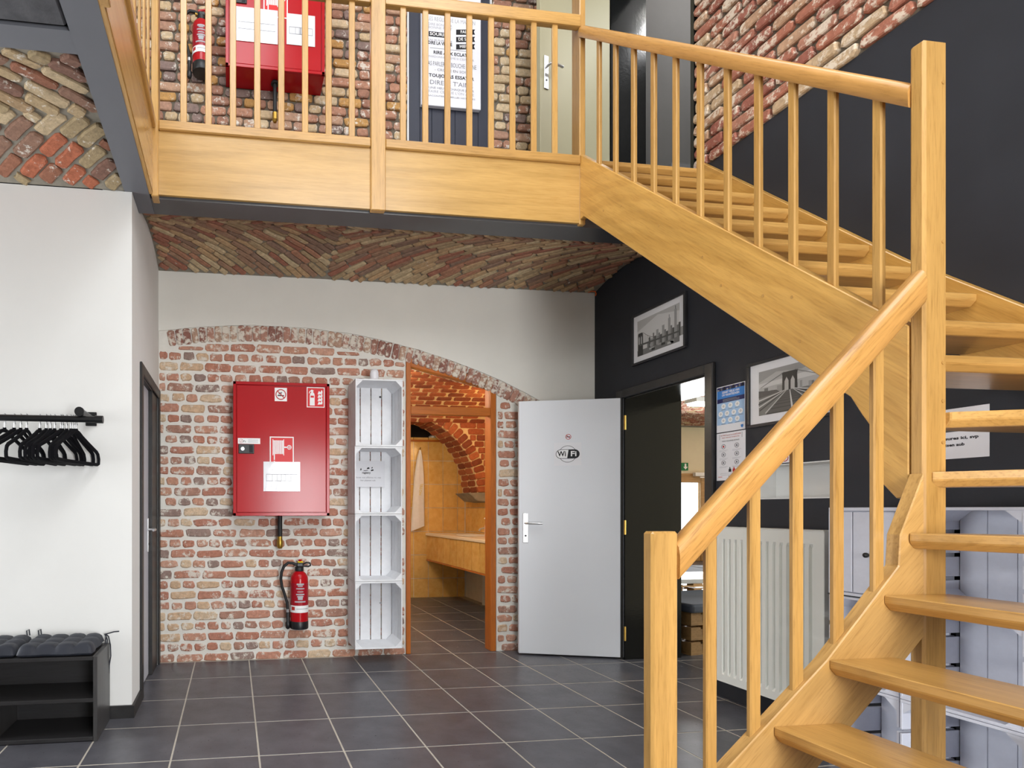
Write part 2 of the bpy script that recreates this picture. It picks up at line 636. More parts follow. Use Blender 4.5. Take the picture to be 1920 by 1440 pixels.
def lay(parent, items, limit, name='brick', stuffname='brick_fill', mat=None):
    """items: list of (mesh, matrix in world).  The first `limit` become objects of their own."""
    inv = Matrix.Translation(-wl(parent))
    for me, m in items[:limit]:
        o = bpy.data.objects.new(name, me)
        col.objects.link(o)
        o.parent = parent
        o.matrix_local = inv @ m
    rest = items[limit:]
    if rest:
        V, F = [], []
        for me, m in rest:
            i = len(V)
            V += [m @ v.co for v in me.vertices]
            F += [[i + k for k in p.vertices] for p in me.polygons]
        me = bpy.data.meshes.new(stuffname)
        me.from_pydata([v - wl(parent) for v in V], [], F)
        me.materials.append(rest[0][0].materials[0])
        o = bpy.data.objects.new(stuffname, me)
        col.objects.link(o)
        o.parent = parent
        o['kind'] = 'stuff'

# ================================================================== THE SETTING
XR = 3.0          # stair wall (black below, brick above)
YB = 4.395        # back wall
XL = -0.56        # side of the white block
YW = 3.25         # front of the white block
ZS = 2.93         # underside of the steel
ZG = 3.335        # gallery floor


def sboxes(name, boxes, mat, parent=None, bevel=0.0):
    m = MB()
    for b in boxes:
        m.box(*b)
    o = m.build(name, mat, parent, bevel)
    return o


# ---- floor with its tiles
floor = st(sboxes('floor', [(-3.6, 12.5, -3.5, 12.0, -0.12, -0.0012)], 'grout'))
TX, TY, X0T, Y0T = 0.4075, 0.425, 0.121, 3.942


def tile_mesh(mat):
    m = MB()
    w, d = TX - 0.008, TY - 0.008
    b = 0.0015
    m.rings([[(-w / 2, -d / 2, -0.008), (w / 2, -d / 2, -0.008), (w / 2, d / 2, -0.008), (-w / 2, d / 2, -0.008)],
             [(-w / 2, -d / 2, -b), (w / 2, -d / 2, -b), (w / 2, d / 2, -b), (-w / 2, d / 2, -b)],
             [(-w / 2 + b, -d / 2 + b, 0), (w / 2 - b, -d / 2 + b, 0), (w / 2 - b, d / 2 - b, 0), (-w / 2 + b, d / 2 - b, 0)]])
    me = bpy.data.meshes.new('tile')
    me.from_pydata(m.V, [], m.F)
    me.materials.append(M[mat])
    return me


tme = tile_mesh('tile')
near, far = [], []
for i in range(-10, 31):
    for j in range(-17, 20):
        x, y = X0T + TX * (i + 0.5), Y0T + TY * (j + 0.5)
        if x < -3.5 or x > 12.4 or y > 11.9 or y < -3.4:
            continue
        inside_hall = -2.0 < x < 3.0 and y < 4.4 and not (x < -0.75 and y > 3.3)
        wc = 1.0 < x < 3.1 and 4.3 < y < 7.3
        dine = x > 3.0 and 2.6 < y < 6.5 and x < 6.0
        mt = Matrix.Translation((x, y, 0))
        if (inside_hall and y > 1.6 and x > -1.6) or wc or dine:
            near.append((tme, mt))
        elif (inside_hall) or x > 3.4 or y < 3.3:
            far.append((tme, mt))
near.sort(key=lambda q: q[1].translation.length)
lay(floor, near + far, min(300, len(near)), 'tile', 'tile_field')

# ---- back wall, ground floor: lime mortar with bricks, arch band, plaster above
ARC_X, ARC_R = 0.30, 4.9
ARC_Z = 2.585 - ARC_R
FB = FY(YB)
DX0, DX1 = 1.372, 2.138
DZ0, DZ1 = 2.392, 2.212
wall_back = st(MB().prism(FB, [(-0.75, -0.02), (DX0, -0.02), (DX0, DZ0), (DX1, DZ1), (DX1, -0.02), (3.3, -0.02),
                               (3.3, 3.3), (-0.75, 3.3)], -0.1, 0).build('wall_back', 'mortar_w'))
MB().prism(FB, [(DX0 - 0.2, DZ0 + 0.05), (DX0, DZ0), (DX1, DZ1), (DX1 + 0.2, DZ1 - 0.05), (DX1 + 0.2, 3.0), (DX0 - 0.2, 3.0)], -0.295, -0.1005).build('arch_core', 'mortar_d', wall_back)
arcz = lambda x, r: ARC_Z + math.sqrt(max(0, r * r - (x - ARC_X) ** 2))
pts = []
for i in range(41):
    x = -0.75 + (3.3 + 0.75) * i / 40
    pts.append((x, arcz(x, ARC_R) if x < 2.72 else arcz(2.72, ARC_R) - (x - 2.72) * 3.2))
pts = [(x, z + R.uniform(-0.004, 0.004)) for x, z in pts]
pts[-1] = (3.3, 0.0)
pts[-2] = (2.75, 0.0)
pts += [(3.3, 3.3), (-0.75, 3.3)]
MB().prism(FB, pts, 0.0005, 0.009).build('plaster', 'plaster', wall_back)

bs = brick_meshes('brick', 0.184, 0.059, 0.011, 'brick_w', 9)
bh = brick_meshes('brick_header', 0.086, 0.056, 0.011, 'brick_w', 9)
EX, EY, EZ = Vector((1, 0, 0)), Vector((0, 1, 0)), Vector((0, 0, 1))
str_, hed = [], []


def put_lower(x0, x1, z, kind):
    # keep inside the arch and outside the doorway
    if x0 < DX0 + 0.01 and x1 > DX0 - 0.012 and z < 2.42:
        x1 = DX0 - 0.012
    if x1 > DX1 and x0 < DX1 + 0.012:
        x0 = DX1 + 0.012
    if x0 >= DX0 - 0.02 and x1 <= DX1 + 0.02:
        return
    if x0 < XL + 0.005:
        x0 = XL + 0.005
    if x1 > 2.72:
        return
    if x1 - x0 < 0.03:
        return
    ri = ARC_R - 0.125
    h = 0.059
    for xx in (x0, x1):
        if z + 0.03 > arcz(xx, ri) - 0.004:
            h = min(h, 2 * (arcz(xx, ri) - 0.004 - (z - 0.03)) / 2)
    if h < 0.02:
        return
    zc = z - 0.03 + h / 2
    if kind == 's':
        me = R.choice(bs); s = (x1 - x0) / 0.184
    else:
        me = R.choice(bh); s = (x1 - x0) / 0.086
    t = R.uniform(-0.02, 0.02)
    m = mat4(EX * math.cos(t) + EZ * math.sin(t), EY, EZ * math.cos(t) - EX * math.sin(t), ((x0 + x1) / 2, YB + 0.002, zc),
             (s, 1, h / 0.059 * R.uniform(0.93, 1.05)))
    (str_ if kind == 's' else hed).append((me, m))


for i in range(-1, 31):
    z = 0.107 + 0.0793 * i
    if i % 2:
        x = XL - R.uniform(0, 0.15)
        while x < 2.75:
            w = R.uniform(0.175, 0.195)
            put_lower(x, x + w, z + R.uniform(-0.003, 0.003), 's')
            x += w + R.uniform(0.014, 0.02)
    else:
        x = XL - R.uniform(0, 0.05)
        while x < 2.75:
            w = R.uniform(0.076, 0.094) if R.random() > 0.06 else 0.17
            put_lower(x, x + w, z + R.uniform(-0.003, 0.003), 'h')
            x += w + R.uniform(0.014, 0.02)
hed.sort(key=lambda q: abs(q[1].translation.x - 0.2) * 0.3 + abs(q[1].translation.z - 1.9))
lay(wall_back, str_ + hed, 300)

# arch of bricks on edge
va = brick_meshes('arch_brick', 0.052, 0.118, 0.016, 'brick_a', 8, 0.003)
vo = []
ang = -0.195
while ang < 0.52:
    x = ARC_X + ARC_R * math.sin(ang)
    rm = ARC_R - 0.062
    c = Vector((ARC_X + rm * math.sin(ang), YB + 0.002, ARC_Z + rm * math.cos(ang)))
    rad = Vector((math.sin(ang), 0, math.cos(ang)))
    tan = Vector((math.cos(ang), 0, -math.sin(ang)))
    if x > XL + 0.03 and c.x < 2.69:
        vo.append((R.choice(va), mat4(tan, EY, rad, c, (R.uniform(0.95, 1.08), 1, R.uniform(0.96, 1.04)))))
    ang += 0.0595 / ARC_R
lay(wall_back, vo, 300, 'arch_brick')
# soffit bricks of the arch over the toilet doorway
sof = brick_meshes('soffit_brick', 0.2, 0.052, 0.012, 'brick_a', 4, 0.003)
items = []
sl = Vector((DX1 - DX0, 0, DZ1 - DZ0)).normalized()
dn = Vector((sl.z, 0, -sl.x))
for i in range(13):
    p = Vector((DX0 + 0.02, YB + 0.185, DZ0)) + sl * (0.03 + 0.06 * i)
    items.append((R.choice(sof), mat4(EY, -dn, EY.cross(-dn), p)))
lay(wall_back, items, 300, 'soffit_brick')

# ---- back wall, upper floor (grey mortar, reclaimed bricks)
wall_upper = st(sboxes('wall_upper', [(-3.6, 1.393, 4.41, 4.7, 3.1, 6.8), (2.096, 3.3, 4.41, 4.7, 3.1, 6.8),
                                      (1.393, 2.096, 4.46, 4.7, 3.1, 6.8)], 'mortar_d'))
ds = brick_meshes('brick', 0.186, 0.062, 0.026, 'brick_d', 9, 0.005)
dh = brick_meshes('brick_header', 0.088, 0.062, 0.026, 'brick_d', 9, 0.005)
up, uprest = [], []
for i in range(45):
    z = 3.39 + 0.0762 * i
    x = -0.95 - R.uniform(0, 0.12)
    k = 0
    while x < 3.0:
        k += 1
        long_ = (i % 2 == 1 and R.random() < 0.72) or R.random() < 0.12
        w = R.uniform(0.175, 0.195) if long_ else R.uniform(0.078, 0.1)
        a, b = x, x + w
        x += w + R.uniform(0.010, 0.016)
        if b > 1.385 and a < 1.385:
            b = 1.383
        if a < 2.104 and b > 2.104:
            a = 2.106
        if a > 1.38 and b < 2.11 or b - a < 0.035:
            continue
        me, L = (R.choice(ds), 0.186) if long_ else (R.choice(dh), 0.088)
        m = mat4(EX, EY, EZ, ((a + b) / 2, 4.412, z + R.uniform(-0.003, 0.003)), ((b - a) / L, R.uniform(0.75, 1.15), R.uniform(0.95, 1.04)))
        (up if 4.02 < z < 5.1 and x < 2.75 else uprest).append((me, m))
lay(wall_upper, up + uprest, 300)

# ---- right wall: black plaster below, brick above
wall_right = st(sboxes('wall_right', [
    (XR, 3.48, -3.5, 2.45, -0.02, 3.355), (XR, 3.48, 2.45, 2.95, -0.02, 1.217), (XR, 3.48, 2.45, 2.95, 1.41, 3.355),
    (3.17, 3.48, 2.45, 2.95, 1.217, 1.41), (XR, 3.48, 2.95, 3.25, -0.02, 3.355),
    (XR, 3.48, 3.25, 4.03, 2.02, 3.33), (XR, 3.48, 4.03, 4.7, -0.02, 3.33)], 'black_wall'))
sboxes('niche_lining', [(3.001, 3.17, 2.45, 2.455, 1.217, 1.41), (3.001, 3.17, 2.945, 2.95, 1.217, 1.41),
                        (3.001, 3.17, 2.45, 2.95, 1.217, 1.223), (3.001, 3.17, 2.45, 2.95, 1.404, 1.41),
                        (3.162, 3.17, 2.45, 2.95, 1.217, 1.41)], 'plaster_w', wall_right)
wall_stair = st(sboxes('wall_stair', [(3.01, 3.3, -3.5, 3.36, 3.356, 6.8), (3.01, 3.3, 4.185, 4.41, 3.331, 6.8),
                                      (3.01, 3.3, 3.36, 4.185, 5.42, 6.8)], 'mortar_d'))
rs_ = brick_meshes('brick', 0.2, 0.057, 0.03, 'brick_r', 9, 0.006)
items = []
NY = Vector((0, -1, 0))
for i in range(45):
    z = 3.392 + 0.0768 * i
    y = 3.345 + (0.0 if i % 2 else 0.1)
    while y > 0.6:
        w = R.uniform(0.19, 0.215)
        y1, y0 = min(3.345, y), y - w
        y = y0 - R.uniform(0.012, 0.018)
        if y1 - y0 < 0.04:
            continue
        m = mat4(NY * 1, EX, EZ, (3.012, (y0 + y1) / 2, z + R.uniform(-0.003, 0.003)),
                 ((y1 - y0) / 0.2, R.uniform(0.75, 1.15), R.uniform(0.96, 1.05)))
        items.append((R.choice(rs_), m))
items.sort(key=lambda q: abs(q[1].translation.y - 2.6) * 1.2 + abs(q[1].translation.z - 3.9))
lay(wall_stair, items, 290)

# ---- white block with the door recess on the left
wall_left = st(sboxes('wall_left', [(-3.6, -0.72, YW, 4.7, -0.02, ZS), (-0.72, XL, YW, 3.575, -0.02, ZS),
                                    (-0.72, XL, 4.33, 4.7, -0.02, ZS), (-0.72, XL, 3.575, 4.33, 2.02, ZS),
                                    (-0.72, XL, 3.26, 4.7, ZS, 3.125)], 'plaster_w'))
bb = st(sboxes('baseboard_left', [(-3.6, -0.546, YW - 0.014, YW, 0, 0.07), (XL + 0.0005, -0.546, YW, 3.512, 0, 0.07)], 'black_wood'))
st(sboxes('wall_outer', [(-3.7, -3.6, -3.5, -2.4, -0.02, 6.8), (-3.7, -3.6, 3.2, 4.7, -0.02, 6.8), (-3.7, -3.6, 1.6, 3.2, 2.1, 6.8), (-3.7, -3.6, -1.9, 1.6, 6.0, 6.8), (-3.7, -3.6, -2.4, 1.6, 2.1, 3.8), (-3.7, -3.6, -2.4, 2.25, -0.02, 2.1), (-3.7, -3.6, 2.25, 3.2, -0.02, 0.3)], 'plaster'))
# wall behind the viewer with its tall windows
wr = st(sboxes('wall_rear', [(-3.6, 0.15, -1.9, -1.8, -0.02, 6.8), (0.15, 2.85, -1.9, -1.8, 6.2, 6.8), (2.85, 3.1, -1.9, -1.8, -0.02, 6.8),
                             (0.15, 2.85, -1.9, -1.8, 2.1, 4.2), (0.15, 0.75, -1.9, -1.8, -0.02, 2.1), (1.85, 2.85, -1.9, -1.8, -0.02, 2.1)], 'plaster'))
st(sboxes('window_1', [(0.15, 0.21, -1.88, -1.8, 4.2, 6.2), (2.79, 2.85, -1.88, -1.8, 4.2, 6.2), (1.47, 1.53, -1.88, -1.8, 4.2, 6.2),
                       (0.15, 2.85, -1.88, -1.8, 4.2, 4.26), (0.15, 2.85, -1.88, -1.8, 6.14, 6.2)], 'black_wood'))
st(sboxes('door_6', [(0.75, 0.81, -1.88, -1.8, 0, 2.1), (1.79, 1.85, -1.88, -1.8, 0, 2.1), (0.75, 1.85, -1.88, -1.8, 2.04, 2.1), (0.75, 1.85, -1.88, -1.8, 0, 0.1)], 'black_wood'))
st(sboxes('added_side_window', [(-3.68, -3.6, -2.4, -2.34, 3.8, 6.0), (-3.68, -3.6, 1.54, 1.6, 3.8, 6.0), (-3.68, -3.6, -0.43, -0.37, 3.8, 6.0),  # frame of the invented upper window, added for the side light
                       (-3.68, -3.6, -2.4, 1.6, 3.8, 3.86), (-3.68, -3.6, -2.4, 1.6, 5.94, 6.0)], 'black_wood'))
st(sboxes('added_low_side_window', [(-3.68, -3.6, 2.25, 2.3, 0.3, 2.1), (-3.68, -3.6, 3.15, 3.2, 0.3, 2.1), (-3.68, -3.6, 2.25, 3.2, 0.3, 0.36), (-3.68, -3.6, 2.25, 3.2, 2.04, 2.1)], 'black_wood'))  # frame of the invented low window, added for the low side light
st(sboxes('ceiling_roof', [(-3.6, -1.0, -3.5, 4.7, 6.8, 6.9), (2.75, 3.4, -3.5, 4.7, 6.8, 6.9),
                           (-1.0, 2.8, -3.5, -1.5, 6.8, 6.9), (-1.0, 2.8, 2.1, 4.7, 6.8, 6.9), (0.5, 1.45, -1.5, 2.1, 6.8, 6.9)], 'plaster'))

# ---- gallery slabs
st(sboxes('floor_gallery', [(-0.58, XR, 3.30, 4.41, 3.13, ZG), (-3.6, -0.5, -3.5, 3.30, 3.13, ZG),
                            (-3.6, -0.58, 3.30, 4.41, 3.0, ZG)], 'concrete'))


def vault_z(y, y0, y1, z0, z1, h):
    t = (y - y0) / (y1 - y0)
    return z0 + (z1 - z0) * t + h * (1 - (2 * t - 1) ** 2)


def vault_sheet(name, x0, x1, y0, y1, z0, z1, h, mat):
    rings = []
    pr = []
    for i in range(17):
        y = y0 + (y1 - y0) * i / 16
        pr.append((y, vault_z(y, y0, y1, z0, z1, h)))
    prof = pr + [(y1, max(z0, z1) + h + 0.05), (y0, max(z0, z1) + h + 0.05)]
    m = MB()
    m.rings([[(x, y, z) for y, z in prof] for x in (x0, x1)])
    return m.build(name, mat)


def herringbone(parent, x0, x1, y0, y1, z0, z1, h, cx, cy, mat, L=0.2, W=0.05, limit=300, jn=0.008):
    me = brick_meshes('vault_brick', L - jn, W - jn, 0.02, mat, 9, 0.006)
    out = []
    s2 = math.sqrt(0.5)
    for qx in (-1, 1):
        for qy in (-1, 1):
            d = Vector((s2, -s2 * qx * qy, 0))          # along a diamond edge
            nrm = Vector((qx * s2, qy * s2, 0))
            for k in range(0, 100):
                dist = (k + 0.5) * W
                s = -4.0 + R.uniform(0, L)
                while s < 4.0:
                    a, b = s, s + L * R.uniform(0.92, 1.05)
                    s = b
                    # clip the piece to the quadrant and the bay
                    pa = None
                    n = 8
                    ok = []
                    for q in range(n + 1):
                        u = a + (b - a) * q / n
                        p = Vector((cx, cy, 0)) + nrm * dist + d * u
                        if (p.x - cx) * qx >= -0.004 and (p.y - cy) * qy >= -0.004 and x0 + 0.012 < p.x < x1 - 0.012 and y0 + 0.012 < p.y < y1 - 0.012:
                            ok.append(u)
                    if len(ok) < 3:
                        continue
                    ua, ub = ok[0], ok[-1]
                    c = Vector((cx, cy, 0)) + nrm * dist + d * ((ua + ub) / 2)
                    e = 0.01
                    zc = vault_z(c.y, y0, y1, z0, z1, h)
                    dz = (vault_z(c.y + e, y0, y1, z0, z1, h) - vault_z(c.y - e, y0, y1, z0, z1, h)) / (2 * e)
                    upn = Vector((0, -dz, 1)).normalized()
                    ax = Vector((d.x, d.y, d.y * dz)).normalized()
                    az = ax.cross(upn)
                    out.append((R.choice(me), mat4(ax, upn, az, (c.x, c.y, zc + 0.004),
                                                   ((ub - ua) / L, R.uniform(0.7, 1.25), R.uniform(0.95, 1.08)))))
    out.sort(key=lambda q: -q[1].to_scale()[0])
    lay(parent, out, limit, 'vault_brick', 'vault_brick_fill')


VB = (3.47, YB, 2.95, 2.965, 0.085)
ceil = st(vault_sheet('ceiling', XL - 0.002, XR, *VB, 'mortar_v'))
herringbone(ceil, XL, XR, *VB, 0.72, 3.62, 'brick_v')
VL = (2.30, YW, 2.945, ZS + 0.005, 0.075)
ceil_l = st(vault_sheet('ceiling_left', -2.4, -0.585, *VL, 'mortar_v'))
herringbone(ceil_l, -2.4, -0.585, *VL, -1.9, 2.77, 'brick_v2', L=0.21, W=0.082, jn=0.016)
# ragged plaster line under the left vault
# ---- steel beams
def ibeam(name, fr_along, mats='steel'):
    pass


b1 = MB()
b1.box(-0.60, -0.468, -3.0, 3.248, ZS, ZS + 0.014)
b1.box(-0.558, -0.467, 3.248, 3.475, ZS, 3.128)
b1.box(-0.542, -0.53, -3.0, 3.248, ZS + 0.014, 3.116)
b1.box(-0.60, -0.468, -3.0, 3.248, 3.116, 3.13)
tag(b1.build('steel_beam', 'steel'), 'grey painted steel beam running back above the white wall corner', 'beam')
b2 = MB()
b2.box(-0.466, XR - 0.002, 3.304, 3.475, ZS, 3.128)
tag(b2.build('steel_beam', 'steel_d'), 'dark glossy steel beam under the front of the wooden gallery', 'beam')
b3 = MB()
b3.box(-3.6, -0.60, 2.19, 2.30, ZS + 0.005, ZS + 0.02)
b3.box(-3.6, -0.60, 2.24, 2.252, ZS + 0.02, 3.13)
tag(b3.build('steel_beam', 'steel'), 'short grey cross beam at the top left edge of the brick vault', 'beam')
# rough concrete slabs between beams at the top left
for i, (xa, xb, ya, yb, z) in enumerate(((-1.02, -0.605, 1.86, 2.186, 2.94), (-1.0, -0.605, 1.45, 1.852, 2.955),
                                         (-1.6, -1.03, 1.6, 1.84, 2.95), (-1.6, -0.605, 0.9, 1.44, 2.945))):
    tag(MB().box(xa, xb, ya, yb, z, 3.1).build('concrete_slab', 'concrete', bevel=0.012),
        ['dark rough concrete slab beside the grey cross beam', 'second dark rough concrete slab from the cross beam',
         'small dark concrete slab beside the black gap', 'broad dark concrete slab overhead nearest the viewer'][i], 'slab')
tag(MB().box(-1.13, -1.03, 2.10, 2.16, 2.985, 3.04).build('wood_block', 'pallet', bevel=0.004),
    'small pale wood block wedged in the black gap beside the concrete', 'block')

# ---- trim around the doors on the right wall
FRt = FX(XR)
t1 = st(sboxes('trim_1', [(2.975, XR, 3.19, 3.255, 0, 2.085), (2.975, XR, 4.03, 4.095, 0, 2.085),
                          (2.975, XR, 3.255, 4.03, 2.02, 2.085)], 'black_wood', bevel=0.006))
st(sboxes('trim_2', [(XR, 3.478, 4.018, 4.03, 0, 2.02), (XR, 3.478, 3.25, 3.262, 0, 2.02), (XR, 3.478, 3.262, 4.018, 2.008, 2.02)], 'black_gloss'))
st(sboxes('trim_3', [(2.995, 3.30, 4.175, 4.187, ZG, 5.43), (2.985, 3.30, 3.345, 3.372, ZG, 5.43),
                     (2.995, 3.30, 3.372, 4.175, 5.41, 5.43)], 'black_gloss'))
st(sboxes('trim_4', [(XL, -0.545, 3.512, 3.578, 0, 2.055), (XL, -0.545, 4.322, 4.388, 0, 2.055),
                     (XL, -0.545, 3.578, 4.322, 1.99, 2.055), (-0.62, -0.562, 4.06, 4.335, 0, 2.0),
                     (-0.70, XL, 3.574, 3.586, 0, 2.0), (-0.70, XL, 3.586, 4.062, 1.988, 2.022)], 'black_wood', bevel=0.004))


def lever_handle(fr, a, b, parent, toward=1, c=0.0, ph=0.235):
    """plate with lever, toward=+1 lever points along +a"""
    pl = MB().fbox(fr, a - 0.021, a + 0.021, b - ph * 0.66, b + ph * 0.34, c, c + 0.008).build('handle_plate', 'chrome', parent, bevel=0.003)
    m = MB()
    m.tube([fr.p(a, b, c + 0.006), fr.p(a, b, c + 0.045), fr.p(a + toward * 0.012, b, c + 0.055), fr.p(a + toward * 0.115, b, c + 0.055)], 0.009, 10)
    m.build('lever', 'chrome', pl, smooth=True)
    MB().lathe([(0.009, 0), (0.009, 0.003)], fr.p(a, b - 0.1, c + 0.007), fr.n, 12).build('keyhole', 'black_plastic', pl)
    return pl


# ---- doors
F2 = Fr((2.262, 4.262, 0), (0.735, -0.232, 0))
LD = math.hypot(0.735, 0.232)
d2 = st(MB().fbox(F2, 0, LD, 0.012, 2.022, -0.04, 0).build('door_2', 'door_white', bevel=0.003))
d2['label'] = 'white door standing open with a round logo sticker at eye level'
lever_handle(F2, 0.05, 1.05, d2, 1)
for z in (1.83, 1.02, 0.2):
    MB().tube([F2.p(LD + 0.008, z - 0.055, 0.004), F2.p(LD + 0.008, z + 0.055, 0.004)], 0.008, 8).build('hinge', 'brass', d2)
# WiFi sticker and small no-smoking sticker
wa, wb = 0.365, 1.595
k = rect('sticker', F2, wa - 0.1, wa + 0.1, wb - 0.09, wb + 0.09, 'paper', d2, 0.001)
ringpoly('logo_ring', F2, wa, wb, 0.066, 0.063, 'ink', k, 0.002, 40)
rr = [(wa + x, wb + y) for x, y in [(-0.082 + 0.03 * (1 - math.cos(t)), 0.034 * math.sin(t)) for t in [math.pi / 2 * (1 - i / 5) for i in range(11)]]]
cap_l = [(wa - 0.052 + 0.036 * math.cos(t), wb + 0.036 * math.sin(t)) for t in [math.pi / 2 + math.pi * i / 12 for i in range(13)]]
cap_r = [(wa + 0.052 + 0.036 * math.cos(t), wb + 0.036 * math.sin(t)) for t in [-math.pi / 2 + math.pi * i / 12 for i in range(13)]]
poly('logo_pill', F2, cap_l + cap_r, 'ink', k, 0.0022)
cl2 = [(wa + (x - wa) * 0.96, wb + (y - wb) * 0.90) for x, y in cap_l]
poly('logo_pill_white', F2, cl2 + [(wa - 0.004, wb - 0.0324), (wa + 0.006, wb + 0.0324)], 'white_sign', k, 0.0026)
text('lettering', 'Wi', 0.056, F2, wa - 0.043, wb, 'ink', k, 0.0032, 0.0014, width=0.062)
text('lettering', 'Fi', 0.056, F2, wa + 0.043, wb, 'white_sign', k, 0.0032, 0.0014, width=0.042)
ringpoly('no_smoking_ring', F2, wa + 0.005, wb + 0.135, 0.021, 0.017, 'ink_red', d2, 0.0016, 24)
poly('no_smoking_bar', F2, [(wa - 0.01, wb + 0.147), (wa - 0.007, wb + 0.15), (wa + 0.02, wb + 0.123), (wa + 0.017, wb + 0.12)], 'ink_red', d2, 0.0018)
rect('no_smoking_cigarette', F2, wa - 0.009, wa + 0.018, wb + 0.132, wb + 0.138, 'ink', d2, 0.0014)

d3 = st(MB().box(-0.63, -0.588, 3.587, 4.058, 0.01, 1.986).build('door_3', 'door_grey'))
d3['label'] = 'pale grey door in a black frame in the side of the white wall block'
F3 = Fr((-0.588, 0, 0), (0, 1, 0))
lever_handle(F3, 4.02, 1.02, d3, -1)

F4 = Fr((2.275, 3.965, ZG + 0.01), (0.715, 0.215, 0))
L4 = math.hypot(0.715, 0.215)
d4 = st(MB().fbox(F4, 0, L4, 0, 2.05, -0.04, 0).build('door_4', 'door_cream', bevel=0.003))
d4['label'] = 'cream painted door standing open on the gallery at the stair head'
lever_handle(F4, 0.055, 1.13, d4, 1, ph=0.25)
# boarded dark door on the gallery
d5 = st(sboxes('door_5', [(1.40, 2.09, 4.44, 4.46, ZG, 6.2)], 'black_gloss'))
d5['label'] = 'dark blue grey boarded door between the reclaimed bricks upstairs'
for i in range(7):
    w = 0.69 / 7
    MB().box(1.40 + w * i + 0.001, 1.40 + w * (i + 1) - 0.001, 4.415, 4.438, ZG + 0.01, 6.18).build('board', 'boards_dark', d5, bevel=0.003)
sboxes('door_lining', [(1.388, 1.40, 4.40, 4.46, ZG, 6.2), (2.09, 2.10, 4.40, 4.46, ZG, 6.2)], 'white_paint', d5)
# toilet doorway frame in orange pine with a transom pane
d1 = st(MB().box(DX0 + 0.004, DX0 + 0.042, YB - 0.004, YB + 0.104, 0, DZ0 - 0.012).build('door_1', 'pine', bevel=0.003))
d1['label'] = 'orange pine frame of the toilet doorway with sloping head and transom'
MB().box(DX1 - 0.05, DX1 - 0.004, YB - 0.004, YB + 0.104, 0, DZ1 - 0.002).build('jamb', 'pine', d1, bevel=0.003)
zt = lambda x: DZ0 + (DZ1 - DZ0) * (x - DX0) / (DX1 - DX0)
xa, xb = DX0 + 0.042, DX1 - 0.05
MB().prism(FB, [(xa, zt(xa) - 0.075), (xb, zt(xb) - 0.075), (xb, zt(xb) - 0.008), (xa, zt(xa) - 0.008)], -0.06, 0.0).build('head', 'pine_x', d1, bevel=0.003)
MB().box(xa, xb, YB, YB + 0.06, 1.925, 1.99).build('transom', 'pine_x', d1, bevel=0.003)
MB().prism(FB, [(xa, 1.99), (xb, 1.99), (xb, zt(xb) - 0.075), (xa, zt(xa) - 0.075)], -0.034, -0.03).build('pane', 'glass', d1)

# ---- toilet room
Y7, XW = 7.2, 3.07
wt = st(sboxes('wall_toilet', [(0.9, 3.2, Y7, 7.3, -0.02, 2.05), (0.9, 3.2, 7.55, 7.6, 2.0, 3.0), (XW, 3.2, 4.7, 7.6, -0.02, 3.0),
                               (0.9, 1.0, 4.7, 7.6, -0.02, 3.0)], 'mortar_w'))
sboxes('side_backing', [(XW - 0.004, XW + 0.002, 4.7, 6.5, 2.1, 2.8)], 'mortar_o', wt)
sboxes('niche_back', [(1.0, XW, 7.5, 7.55, 2.0, 3.0), (1.0, XW, 7.0, 7.55, 2.75, 2.8)], 'niche_shade', wt)
sboxes('ledge', [(1.0, XW, Y7 - 0.03, 7.4, 2.05, 2.075)], 'pine_x', wt)
wm = bpy.data.meshes.new('wall_tile')
tm = MB().box(-0.0965, 0.0965, -0.007, 0, -0.1515, 0.1515)
wm.from_pydata(tm.V, [], tm.F)
wm.materials.append(M['ochre'])
items = []
for i in range(11):
    for j in range(7):
        items.append((wm, mat4(EX, EY, EZ, (1.1 + 0.2 * i - 0.045, Y7, 0.095 + 0.31 * j), (1, 1, 1))))
items = [q for q in items if q[1].translation.x < XW - 0.08]
for j in range(7):
    items.append((wm, mat4(EX, EY, EZ, (3.007, Y7, 0.095 + 0.31 * j), (0.5, 1, 1))))
for i in range(12):
    for j in range(7):
        if j < 2:
            continue
        items.append((wm, mat4(NY, EX, EZ, (XW, Y7 - 0.11 - 0.2 * i, 0.095 + 0.31 * j), (1, 1, 1))))
lay(wt, [q for q in items if q[1].translation.z < 2.03], 300, 'wall_tile')
# arch across the toilet room
AX, AZ, AR = 2.0, 1.36, 0.92
pts = [(AX - AR * math.cos(math.pi * i / 24), AZ + AR * math.sin(math.pi * i / 24)) for i in range(25)]
F65 = FY(6.5)
ta = st(MB().prism(F65, [(1.0, AZ)] + pts + [(XW, AZ), (XW, 2.9), (1.0, 2.9)], -0.45, 0).build('wall_toilet_arch', 'mortar_o'))
vm = []
for q in range(4):
    mm = brick_meshes('arch_brick', 0.072, 0.128, 0.016, 'brick_o', 1, 0.002)[0]
    vm.append(mm)
items = []
n = 37
for i in range(n):
    a = math.pi * (i + 0.5) / n
    rad = Vector((-math.cos(a), 0, math.sin(a)))
    tan = Vector((math.sin(a), 0, math.cos(a)))
    c = Vector((AX, 6.502, AZ)) + rad * (AR + 0.062)
    if a > 0.9:
        items.append((R.choice(vm), mat4(tan, EY, rad, c)))
sofm = brick_meshes('soffit_brick', 0.2, 0.068, 0.014, 'brick_o', 4, 0.003)
for i in range(n):
    a = math.pi * (i + 0.5) / n
    rad = Vector((-math.cos(a), 0, math.sin(a)))
    tan = Vector((math.sin(a), 0, math.cos(a)))
    for k in range(2):
        c = Vector((AX, 6.5 + 0.11 + 0.215 * k + (0.03 if i % 2 else -0.02), AZ)) + rad * (AR + 0.002)
        if a > 1.2:
            items.append((R.choice(sofm), mat4(EY, rad, EY.cross(rad), c)))
